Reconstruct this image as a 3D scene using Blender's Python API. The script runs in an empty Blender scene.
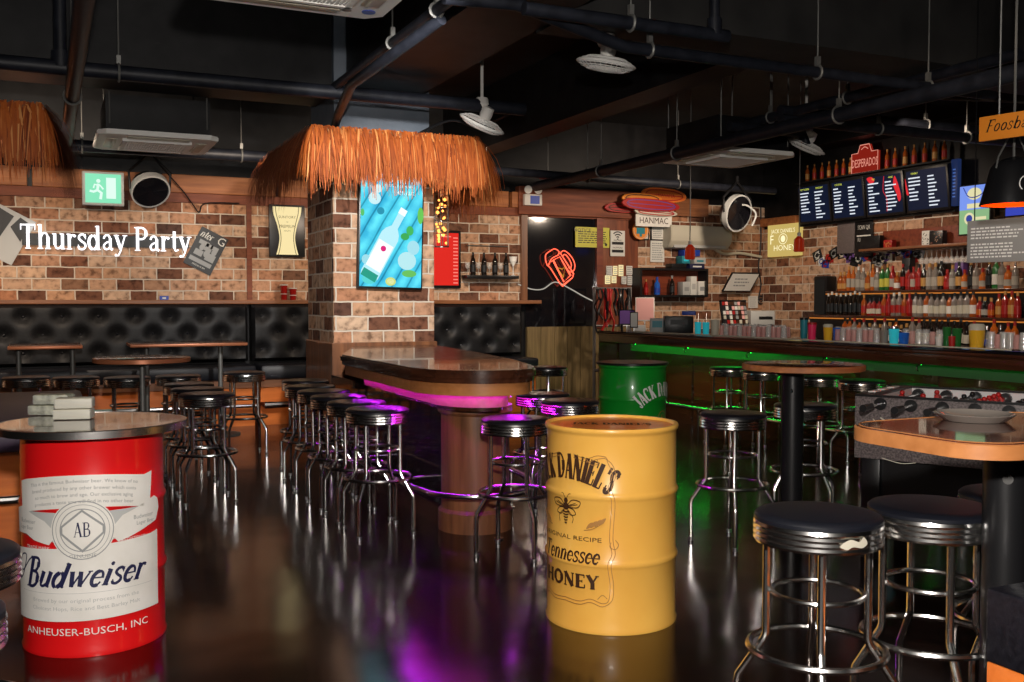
import bpy, bmesh, math, random
from mathutils import Vector, Matrix
PI = math.pi; R = math.radians
rnd = random.Random(7)
S = bpy.context.scene; C = S.collection

# ------------------------------------------------------------------ camera
# Room axes: x runs along the back wall, y towards it, z up. The camera stands at the origin.
CAM = Vector((0, 0, 1.42)); FPX = 995.6; PITCH = R(2.24); YAW = R(-25)
cam_d = bpy.data.cameras.new('camera'); cam_d.sensor_width = 36; cam_d.lens = 35
cam_d.clip_start = 0.05
cam = bpy.data.objects.new('camera', cam_d); C.objects.link(cam)
cam.location = CAM; cam.rotation_euler = (PI/2 - PITCH, 0, YAW); S.camera = cam
_RM = Matrix.Rotation(YAW, 3, 'Z') @ Matrix.Rotation(PI/2 - PITCH, 3, 'X')
def ray(px, py): return _RM @ Vector(((px-512)/FPX, -(py-341)/FPX, -1))
def F(px, py, z):                       # point at height z seen at (px, py)
    d = ray(px, py); t = (z-CAM.z)/d.z; p = CAM+d*t; return p.x, p.y
def B(px, py, y=12.25):                 # point on a plane parallel to the back wall
    d = ray(px, py); t = y/d.y; p = CAM+d*t; return p.x, p.z
def A(px, py, x=9.95):                  # point on a plane parallel to the right wall
    d = ray(px, py); t = x/d.x; p = CAM+d*t; return p.y, p.z

# ------------------------------------------------------------------ materials
def mat(name, col, rough=.5, metal=0, emit=None, es=0, spec=.5, coat=0, trans=0, alpha=1, ior=1.45):
    m = bpy.data.materials.new(name); m.use_nodes = True
    b = m.node_tree.nodes['Principled BSDF']
    b.inputs['Base Color'].default_value = (*col, 1); b.inputs['Roughness'].default_value = rough
    b.inputs['Metallic'].default_value = metal; b.inputs['Specular IOR Level'].default_value = spec
    b.inputs['Coat Weight'].default_value = coat; b.inputs['Transmission Weight'].default_value = trans
    b.inputs['IOR'].default_value = ior; b.inputs['Alpha'].default_value = alpha
    if emit: b.inputs['Emission Color'].default_value = (*emit, 1); b.inputs['Emission Strength'].default_value = es
    return m
def nodes(m): return m.node_tree.nodes, m.node_tree.links, m.node_tree.nodes['Principled BSDF']
def ramp(N, stops, interp='LINEAR'):
    r = N.new('ShaderNodeValToRGB'); r.color_ramp.interpolation = interp
    e = r.color_ramp.elements
    while len(e) < len(stops): e.new(.5)
    for i, (p, c) in enumerate(stops): e[i].position = p; e[i].color = (*c, 1)
    return r
def noisy(name, c1, c2, scale=8, stretch=(1,1,1), rough=.5, bump=0, metal=0, coat=0, detail=6, spec=.5, lo=.35, hi=.65, r2=None):
    m = mat(name, c1, rough, metal, coat=coat, spec=spec); N, L, b = nodes(m)
    tc = N.new('ShaderNodeTexCoord'); mp = N.new('ShaderNodeMapping'); mp.inputs['Scale'].default_value = stretch
    n = N.new('ShaderNodeTexNoise'); n.inputs['Scale'].default_value = scale; n.inputs['Detail'].default_value = detail
    r = ramp(N, [(lo, c1), (hi, c2)])
    L.new(tc.outputs['Object'], mp.inputs[0]); L.new(mp.outputs[0], n.inputs['Vector'])
    L.new(n.outputs['Fac'], r.inputs[0]); L.new(r.outputs[0], b.inputs['Base Color'])
    if bump:
        bp = N.new('ShaderNodeBump'); bp.inputs['Strength'].default_value = bump; bp.inputs['Distance'].default_value = .01
        L.new(n.outputs['Fac'], bp.inputs['Height']); L.new(bp.outputs[0], b.inputs['Normal'])
    if r2:
        mr = N.new('ShaderNodeMapRange'); mr.inputs['To Min'].default_value = r2[0]; mr.inputs['To Max'].default_value = r2[1]
        L.new(n.outputs['Fac'], mr.inputs[0]); L.new(mr.outputs[0], b.inputs['Roughness'])
    return m
def brick_mat(name):
    m = mat(name, (.5,.3,.2), .85, spec=.25); N, L, b = nodes(m)
    tc = N.new('ShaderNodeTexCoord'); geo = N.new('ShaderNodeNewGeometry')
    sp = N.new('ShaderNodeSeparateXYZ'); sn = N.new('ShaderNodeSeparateXYZ')
    L.new(tc.outputs['Object'], sp.inputs[0]); L.new(geo.outputs['True Normal'], sn.inputs[0])
    ab = N.new('ShaderNodeMath'); ab.operation = 'ABSOLUTE'; L.new(sn.outputs['X'], ab.inputs[0])
    gt = N.new('ShaderNodeMath'); gt.operation = 'GREATER_THAN'; gt.inputs[1].default_value = .6; L.new(ab.outputs[0], gt.inputs[0])
    mx = N.new('ShaderNodeMix'); mx.data_type = 'FLOAT'
    L.new(gt.outputs[0], mx.inputs[0]); L.new(sp.outputs['X'], mx.inputs[2]); L.new(sp.outputs['Y'], mx.inputs[3])
    cb = N.new('ShaderNodeCombineXYZ'); L.new(mx.outputs[0], cb.inputs[0]); L.new(sp.outputs['Z'], cb.inputs[1])
    nz = N.new('ShaderNodeTexNoise'); nz.inputs['Scale'].default_value = 9; nz.inputs['Detail'].default_value = 3
    L.new(cb.outputs[0], nz.inputs['Vector'])
    wob = N.new('ShaderNodeVectorMath'); wob.operation = 'SCALE'; wob.inputs['Scale'].default_value = .016
    L.new(nz.outputs['Color'], wob.inputs[0])
    ad = N.new('ShaderNodeVectorMath'); ad.operation = 'ADD'; L.new(cb.outputs[0], ad.inputs[0]); L.new(wob.outputs[0], ad.inputs[1])
    br = N.new('ShaderNodeTexBrick'); br.offset = .5; br.squash = 1
    for k, v in (('Scale', 1), ('Mortar Size', .008), ('Mortar Smooth', .25), ('Bias', 0), ('Brick Width', .29), ('Row Height', .13)):
        br.inputs[k].default_value = v
    br.inputs['Color1'].default_value = (0,0,0,1); br.inputs['Color2'].default_value = (1,1,1,1); br.inputs['Mortar'].default_value = (.5,.5,.5,1)
    L.new(ad.outputs[0], br.inputs['Vector'])
    tint = ramp(N, [(0, (.50,.27,.15)), (.2, (.58,.38,.25)), (.38, (.42,.19,.10)), (.5, (.60,.42,.29)), (.64, (.40,.22,.13)), (.70, (.13,.06,.038)), (.88, (.22,.09,.05)), (1, (.07,.04,.032))])
    L.new(br.outputs['Color'], tint.inputs[0])
    n2 = N.new('ShaderNodeTexNoise'); n2.inputs['Scale'].default_value = 14; n2.inputs['Detail'].default_value = 6; L.new(cb.outputs[0], n2.inputs['Vector'])
    r2 = ramp(N, [(.32, (.28,.24,.22)), (.47, (.85,.82,.8)), (.62, (1.08,1.06,1.04))]); L.new(n2.outputs['Fac'], r2.inputs[0])
    mu = N.new('ShaderNodeMix'); mu.data_type = 'RGBA'; mu.blend_type = 'MULTIPLY'; mu.inputs[0].default_value = .9
    L.new(tint.outputs[0], mu.inputs[6]); L.new(r2.outputs[0], mu.inputs[7])
    mm = N.new('ShaderNodeMix'); mm.data_type = 'RGBA'; L.new(br.outputs['Fac'], mm.inputs[0])
    L.new(mu.outputs[2], mm.inputs[6]); mm.inputs[7].default_value = (.62,.53,.43,1)
    L.new(mm.outputs[2], b.inputs['Base Color'])
    bp = N.new('ShaderNodeBump'); bp.inputs['Strength'].default_value = .8; bp.inputs['Distance'].default_value = .012; bp.invert = True
    hs = N.new('ShaderNodeMath'); hs.operation = 'MULTIPLY_ADD'; hs.inputs[1].default_value = -.3
    L.new(n2.outputs['Fac'], hs.inputs[0]); L.new(br.outputs['Fac'], hs.inputs[2]); L.new(hs.outputs[0], bp.inputs['Height'])
    L.new(bp.outputs[0], b.inputs['Normal'])
    return m
def floor_mat():
    m = mat('dark_floor', (.012,.008,.007), .1, spec=.52, coat=.0, ior=1.5); N, L, b = nodes(m)
    tc = N.new('ShaderNodeTexCoord')
    br = N.new('ShaderNodeTexBrick'); br.offset = 0
    for k, v in (('Scale', 1), ('Mortar Size', .004), ('Mortar Smooth', .2), ('Brick Width', 1.2), ('Row Height', 1.2)): br.inputs[k].default_value = v
    br.inputs['Color1'].default_value = (.0065,.003,.0025,1); br.inputs['Color2'].default_value = (.009,.004,.003,1); br.inputs['Mortar'].default_value = (.003,.002,.002,1)
    L.new(tc.outputs['Object'], br.inputs['Vector'])
    n = N.new('ShaderNodeTexNoise'); n.inputs['Scale'].default_value = 2.2; n.inputs['Detail'].default_value = 7; L.new(tc.outputs['Object'], n.inputs['Vector'])
    r = ramp(N, [(.3, (.5,.5,.5)), (.7, (1.25,1.2,1.15))]); L.new(n.outputs['Fac'], r.inputs[0])
    mu = N.new('ShaderNodeMix'); mu.data_type = 'RGBA'; mu.blend_type = 'MULTIPLY'; mu.inputs[0].default_value = 1
    L.new(br.outputs['Color'], mu.inputs[6]); L.new(r.outputs[0], mu.inputs[7]); L.new(mu.outputs[2], b.inputs['Base Color'])
    mr = N.new('ShaderNodeMapRange'); mr.inputs['To Min'].default_value = .11; mr.inputs['To Max'].default_value = .20
    b.inputs['Specular Tint'].default_value = (1,.74,.62,1)
    L.new(n.outputs['Fac'], mr.inputs[0]); L.new(mr.outputs[0], b.inputs['Roughness'])
    n2 = N.new('ShaderNodeTexNoise'); n2.inputs['Scale'].default_value = 1.3; n2.inputs['Detail'].default_value = 2; L.new(tc.outputs['Object'], n2.inputs['Vector'])
    bp = N.new('ShaderNodeBump'); bp.inputs['Strength'].default_value = .12; bp.inputs['Distance'].default_value = .05
    L.new(n2.outputs['Fac'], bp.inputs['Height']); L.new(bp.outputs[0], b.inputs['Normal'])
    return m
def thatch_mat():
    m = mat('thatch', (.5,.2,.05), .7); N, L, b = nodes(m)
    g = N.new('ShaderNodeNewGeometry')
    r = ramp(N, [(0, (.20,.035,.005)), (.35, (.38,.08,.010)), (.85, (.52,.125,.018)), (1, (.75,.34,.11))])
    L.new(g.outputs['Random Per Island'], r.inputs[0]); L.new(r.outputs[0], b.inputs['Base Color'])
    return m
def wood(name, c1, c2, rough=.35, axis=0, coat=.3):
    st = [1,1,1]; st[axis] = .08
    return noisy(name, c1, c2, 22, tuple(st), rough, .05, coat=coat, lo=.3, hi=.7)
def emis(name, col, s): return mat(name, (0,0,0), .4, emit=col, es=s, spec=.15)
def scuffed():
    m = noisy('scuffed_black_paint', (.004,.004,.005), (.011,.011,.012), 5, (1,1,1), .55, .2, spec=.3); N, L, b = nodes(m)
    tc = N.new('ShaderNodeTexCoord'); mp = N.new('ShaderNodeMapping'); mp.inputs['Scale'].default_value = (.35,.35,1.6)
    n = N.new('ShaderNodeTexNoise'); n.inputs['Scale'].default_value = 9; n.inputs['Detail'].default_value = 9; n.inputs['Roughness'].default_value = .75
    L.new(tc.outputs['Object'], mp.inputs[0]); L.new(mp.outputs[0], n.inputs['Vector']); r = ramp(N, [(.66, (0,0,0)), (.76, (.5,.5,.5))]); L.new(n.outputs['Fac'], r.inputs[0])
    src = b.inputs['Base Color'].links[0].from_socket; mx = N.new('ShaderNodeMix'); mx.data_type = 'RGBA'; L.new(r.outputs[0], mx.inputs[0]); L.new(src, mx.inputs[6]); mx.inputs[7].default_value = (.13,.13,.125,1)
    L.new(mx.outputs[2], b.inputs['Base Color']); return m
MT = dict(
 brick=brick_mat('brick'), floor=floor_mat(), thatch=thatch_mat(),
 black=noisy('black_paint', (.004,.004,.005), (.011,.011,.012), 5, (1,1,1), .5, .25, lo=.4, hi=.72, spec=.3), scuff=scuffed(),
 blackc=noisy('black_ceiling', (.003,.003,.004), (.008,.008,.009), 4, (1,1,1), .7, .1),
 soffit=noisy('charcoal_soffit', (.012,.0115,.0115), (.024,.023,.022), 3, (1,1,1), .7, .05),
 pipe=noisy('pipe_paint', (.006,.007,.011), (.013,.015,.022), 12, (1,1,1), .5, .1, spec=.35),
 bluegrey=noisy('blue_grey_paint', (.09,.115,.15), (.14,.165,.20), 4, (1,1,1), .6),
 chrome=mat('chrome', (.86,.85,.83), .2, 1), steel=mat('steel', (.5,.5,.5), .35, 1), satin=mat('satin_steel', (.7,.68,.66), .27, 1), duller=mat('aged_label', (.38,.35,.3), .6), zinc=mat('zinc', (.2,.2,.19), .55, .6),
 leather=noisy('black_leather', (.006,.006,.009), (.012,.012,.017), 60, (1,1,1), .3, .15, spec=.6),
 tuft=noisy('booth_leather', (.005,.005,.006), (.009,.009,.010), 40, (1,1,1), .5, .1, spec=.35),
 bluelea=mat('navy_vinyl', (.007,.008,.013), .42, spec=.5),
 sheenlea=mat('black_vinyl_painted_sheen', (.05,.03,.06), .45),  # purple sheen on black leather, put into the base colour
 dwoodx=wood('dark_wood_lengthwise', (.03,.010,.005), (.075,.024,.011), .25, 0, .5),
 dwoody=wood('dark_wood_across', (.03,.010,.005), (.075,.024,.011), .25, 1, .5),
 mwoodx=wood('brown_wood', (.15,.055,.02), (.30,.115,.045), .45, 0),
 mwoody=wood('brown_wood_across', (.15,.055,.02), (.30,.115,.045), .45, 1),
 mwoodz=wood('brown_wood_upright', (.11,.042,.018), (.24,.095,.038), .4, 2),
 trimw=wood('orange_wood', (.26,.085,.028), (.46,.17,.055), .6, 0, 0), edgew=wood('worn_orange_edge', (.38,.14,.04), (.5,.2,.065), .45, 0, 0), redlac=noisy('red_brown_lacquer', (.05,.014,.010), (.12,.035,.022), 5, (1,1,1), .1, coat=.8, spec=.8), maroon=wood('matt_red_brown_wood', (.12,.028,.012), (.24,.065,.026), .65, 0, 0),
 orangew=wood('orange_lacquered_wood', (.62,.14,.02), (.78,.21,.035), .35, 0),
 ywood=wood('olive_wood', (.11,.075,.03), (.26,.18,.075), .5, 2),
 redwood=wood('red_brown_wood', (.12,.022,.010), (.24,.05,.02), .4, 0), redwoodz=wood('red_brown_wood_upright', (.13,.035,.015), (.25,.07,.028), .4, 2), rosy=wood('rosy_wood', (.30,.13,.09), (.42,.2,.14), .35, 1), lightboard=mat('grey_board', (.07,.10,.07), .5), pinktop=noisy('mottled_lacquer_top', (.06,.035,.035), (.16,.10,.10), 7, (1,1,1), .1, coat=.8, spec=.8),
 copper=mat('copper_edge', (.48,.17,.08), .35, .3),
 red=mat('red_enamel', (.72,.008,.01), .28, coat=.6), label=noisy('cream_print', (.70,.68,.63), (.82,.80,.76), 6, (1,1,1), .45),
 greyp=mat('grey_print', (.28,.29,.29), .5), lgreyp=mat('pale_grey_print', (.45,.46,.45), .5), navy=mat('navy_print', (.012,.014,.06), .5),
 yellow=noisy('yellow_enamel', (.86,.44,.075), (.93,.52,.10), 3, (1,1,1), .3, .02, coat=.5), ink=mat('brown_ink', (.05,.018,.006), .55),
 ink2=mat('pale_brown_ink', (.42,.2,.05), .55),
 green=mat('green_enamel', (.008,.30,.025), .3, coat=.5), white=mat('white_plastic', (.7,.68,.64), .4), cream=mat('cream_plastic', (.56,.53,.43), .45),
 grille=mat('grille_dark', (.05,.045,.04), .6), whitep=mat('white_paint', (.88,.87,.83), .5), paper=mat('paper', (.68,.68,.64), .7),
 gold=mat('gold_print', (.5,.26,.07), .4), blackp=mat('black_plastic', (.008,.008,.009), .35), gloss=mat('black_gloss', (.006,.006,.008), .08, spec=.7),
 slate=mat('slate_print', (.012,.015,.018), .5), glass=mat('clear_glass', (.85,.84,.82), .06, alpha=.24, coat=1),
 amber=mat('amber_glass', (.34,.075,.012), .08, coat=.5), redg=mat('red_glass', (.28,.01,.007), .1, coat=.6), lampg=mat('lamp_jar', (.35,.02,.01), .1, coat=.6, emit=(1,.06,.01), es=.12), greeng=mat('green_glass', (.02,.14,.03), .08, coat=.5),
 darkg=mat('dark_glass', (.012,.008,.006), .08, coat=.6), clearb=mat('frosted_glass', (.22,.19,.165), .08, coat=.8), blueg=mat('blue_glass', (.02,.12,.55), .08, coat=.5),
 orangeg=mat('orange_glass', (.5,.11,.012), .12, coat=.5), tealg=mat('teal_glass', (.03,.5,.6), .1, coat=.5, emit=(.03,.5,.6), es=.25),
 pink=mat('pink_plastic', (.75,.03,.12), .3), beer=mat('beer', (.75,.42,.03), .15, coat=.5), purple=mat('purple_plastic', (.13,.06,.25), .4),
 salmon=mat('salmon_paper', (.75,.38,.36), .6), blue=mat('blue_card', (.01,.05,.38), .45), teal=mat('teal_card', (.02,.22,.28), .45),
 orangep=mat('orange_sign', (.75,.24,.02), .5), yelp=mat('yellow_paper', (.55,.52,.07), .6), redp=mat('red_paint', (.36,.012,.01), .45),
 speck=noisy('speckled_grey_laminate', (.08,.065,.065), (.2,.165,.16), 90, (1,1,1), .45, lo=.4, hi=.62), pitch=mat('foosball_field', (.6,.6,.6), .4),
 e_white=emis('neon_white', (1,.97,1), 1.8), e_neon=emis('neon_red', (1,.10,.05), 2.6), e_purple=emis('led_purple', (.60,.02,1), 45),
 e_green=emis('led_green', (.01,1,.06), 32), e_exit=emis('exit_glow', (.30,1,.62), .8), e_exitw=emis('exit_white', (.75,1,.88), 1.0),
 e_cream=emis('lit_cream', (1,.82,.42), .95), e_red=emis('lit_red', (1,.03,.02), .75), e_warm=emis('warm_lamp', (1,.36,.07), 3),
 e_gold=emis('lit_gold', (.75,.55,.16), .75), e_screen=emis('menu_screen', (.005,.009,.026), 1), e_text=emis('menu_white', (.85,.9,1), .9),
 e_yel=emis('menu_yellow', (.85,.9,.1), .9), e_sred=emis('menu_red', (.9,.03,.04), .8), e_lamp=emis('lamp_orange', (1,.12,.01), 1.6),
)
def tvmat():
    m = mat('screen_planks', (0,0,0), .15); N, L, b = nodes(m)
    tc = N.new('ShaderNodeTexCoord'); mp = N.new('ShaderNodeMapping'); mp.inputs['Rotation'].default_value = (0, R(-30), 0)
    w = N.new('ShaderNodeTexWave'); w.inputs['Scale'].default_value = 2.6; w.inputs['Distortion'].default_value = 1; w.inputs['Detail'].default_value = 3
    n = N.new('ShaderNodeTexNoise'); n.inputs['Scale'].default_value = 5; n.inputs['Detail'].default_value = 5
    L.new(tc.outputs['Object'], mp.inputs[0]); L.new(mp.outputs[0], w.inputs['Vector']); L.new(mp.outputs[0], n.inputs['Vector'])
    r1 = ramp(N, [(0, (.02,.24,.36)), (.06, (.05,.50,.68)), (1, (.10,.68,.82))]); r2 = ramp(N, [(.3, (.35,.6,.8)), (.7, (1.5,1.2,1.1))])
    L.new(w.outputs['Fac'], r1.inputs[0]); L.new(n.outputs['Fac'], r2.inputs[0])
    mu = N.new('ShaderNodeMix'); mu.data_type = 'RGBA'; mu.blend_type = 'MULTIPLY'; mu.inputs[0].default_value = 1
    L.new(r1.outputs[0], mu.inputs[6]); L.new(r2.outputs[0], mu.inputs[7]); L.new(mu.outputs[2], b.inputs['Emission Color'])
    b.inputs['Emission Strength'].default_value = 1.25
    return m
MT['tv'] = tvmat()
def arcfn(rho, zb): return lambda X, Z: (math.sin(X/rho)*(rho+Z-zb), zb+math.cos(X/rho)*(rho+Z-zb)-rho)
_em = {}
def E(col, s=1):
    k = (col, s)
    if k not in _em: _em[k] = emis('screen_colour', col, s)
    return _em[k]

# ------------------------------------------------------------------ mesh helpers
def nb(): return bmesh.new()
def box(bm, x0, x1, y0, y1, z0, z1, bev=0):
    x0, x1 = min(x0,x1), max(x0,x1); y0, y1 = min(y0,y1), max(y0,y1); z0, z1 = min(z0,z1), max(z0,z1)
    v = [bm.verts.new((x,y,z)) for x in (x0,x1) for y in (y0,y1) for z in (z0,z1)]
    fs = [bm.faces.new([v[i] for i in f]) for f in ((0,1,3,2),(4,6,7,5),(0,4,5,1),(2,3,7,6),(0,2,6,4),(1,5,7,3))]
    if bev:
        es = list({e for f in fs for e in f.edges})
        bmesh.ops.bevel(bm, geom=es, offset=bev, segments=2, profile=.5, affect='EDGES')
    return bm
def rings(bm, rs, closed=False, cap=True):
    n = len(rs[0]); V = [[bm.verts.new(p) for p in r] for r in rs]
    m = len(V)
    for i in range(m if closed else m-1):
        a, b = V[i], V[(i+1) % m]
        for j in range(n): bm.faces.new((a[j], a[(j+1)%n], b[(j+1)%n], b[j]))
    if cap and not closed: bm.faces.new(V[0][::-1]); bm.faces.new(V[-1])
def lathe(bm, prof, seg=24, c=(0,0,0)):
    rings(bm, [[(c[0]+max(r,1e-4)*math.cos(2*PI*j/seg), c[1]+max(r,1e-4)*math.sin(2*PI*j/seg), c[2]+z) for j in range(seg)] for r, z in prof])
    return bm
def tube(bm, pts, r, seg=8, closed=False):
    pts = [Vector(p) for p in pts]; rs = []; n = len(pts); up = None
    for i, p in enumerate(pts):
        if closed: d = pts[(i+1)%n]-pts[i-1]
        else: d = pts[min(i+1,n-1)]-pts[max(i-1,0)]
        d.normalize()
        if up is None: up = Vector((0,0,1)) if abs(d.z) < .9 else Vector((1,0,0))
        s = d.cross(up).normalized(); up = s.cross(d).normalized()
        rr = r[i] if isinstance(r, (list,tuple)) else r
        k = 1
        if 0 < i < n-1 or closed:
            d1 = (p-pts[i-1]).normalized(); k = 1/max(.5, d1.dot(d))
        rs.append([p+(s*math.cos(2*PI*j/seg)+up*math.sin(2*PI*j/seg))*rr*k for j in range(seg)])
    rings(bm, rs, closed); return bm
def ring(bm, rad, z, r, c=(0,0), n=32, seg=8):
    return tube(bm, [(c[0]+rad*math.cos(2*PI*i/n), c[1]+rad*math.sin(2*PI*i/n), z) for i in range(n)], r, seg, True)
def prism(bm, poly, y0, y1):            # outline in x,z given depth along y
    f = bm.faces.new([bm.verts.new((x, y0, z)) for x, z in poly])
    g = bm.faces.new([bm.verts.new((x, y1, z)) for x, z in poly][::-1])
    n = len(poly); a = list(f.verts); b = list(g.verts)[::-1]
    for i in range(n): bm.faces.new((a[i], b[i], b[(i+1)%n], a[(i+1)%n]))
    return bm
def slab(bm, poly, z0, z1):             # outline in x,y given height
    rings(bm, [[(x,y,z0) for x,y in poly], [(x,y,z1) for x,y in poly]]); return bm
def smoothpts(p, k=6, closed=False):
    n = len(p); out = []
    rng = range(n if closed else n-1)
    for i in rng:
        g = lambda j: Vector(p[j % n]) if closed else Vector(p[max(0, min(n-1, j))])
        p0, p1, p2, p3 = g(i-1), g(i), g(i+1), g(i+2)
        for t in range(k):
            t /= k
            out.append(tuple(.5*((2*p1)+(p2-p0)*t+(2*p0-5*p1+4*p2-p3)*t*t+(3*p1-p0-3*p2+p3)*t**3)))
    if not closed: out.append(tuple(p[-1]))
    return out
def obj(name, bm, m, parent=None, loc=None, rot=None, smooth=35, kind=None, label=None):
    bmesh.ops.recalc_face_normals(bm, faces=bm.faces)
    me = bpy.data.meshes.new(name); bm.to_mesh(me); bm.free()
    ms = m if isinstance(m, (list,tuple)) else [m]
    for q in ms: me.materials.append(q)
    if smooth:
        me.shade_smooth(); me.set_sharp_from_angle(angle=R(smooth))
    o = bpy.data.objects.new(name, me); C.objects.link(o)
    if parent: o.parent = parent
    if loc: o.location = loc
    if rot: o.rotation_euler = rot
    if kind: o['kind'] = kind
    if label: o['label'] = label
    return o
def setm(bm, start, idx):
    for f in list(bm.faces)[start:]: f.material_index = idx
def thing(name, label, cat, loc=(0,0,0), rz=0, group=None, roll=0, tilt=0):
    o = bpy.data.objects.new(name, None); C.objects.link(o); o.empty_display_size = .1
    o.location = loc; o.rotation_euler = (tilt, roll, rz); o['label'] = label; o['category'] = cat
    if group: o['group'] = group
    return o
def tag(o, label, cat, group=None):
    o['label'] = label; o['category'] = cat
    if group: o['group'] = group
    return o
def struct(name, bm, m, smooth=0): return obj(name, bm, m, kind='structure', smooth=smooth)
def dup(root, loc, rz=0, label=None, roll=0, group=None):
    r = root.copy(); C.objects.link(r); r.location = loc; r.rotation_euler = (0, roll, rz)
    if label: r['label'] = label
    if group: r['group'] = group
    for ch in list(root.children):
        c = ch.copy(); C.objects.link(c); c.parent = r
        for g in list(ch.children):
            d = g.copy(); C.objects.link(d); d.parent = c
    return r
ORD = ['first','second','third','fourth','fifth','sixth','seventh','eighth','ninth','tenth','eleventh','twelfth','thirteenth','fourteenth','fifteenth','sixteenth','seventeenth','eighteenth','nineteenth','twentieth','twenty-first','twenty-second','twenty-third','twenty-fourth','twenty-fifth','twenty-sixth','twenty-seventh','twenty-eighth','twenty-ninth','thirtieth','thirty-first','thirty-second','thirty-third','thirty-fourth','thirty-fifth','thirty-sixth','thirty-seventh','thirty-eighth','thirty-ninth','fortieth']

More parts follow.
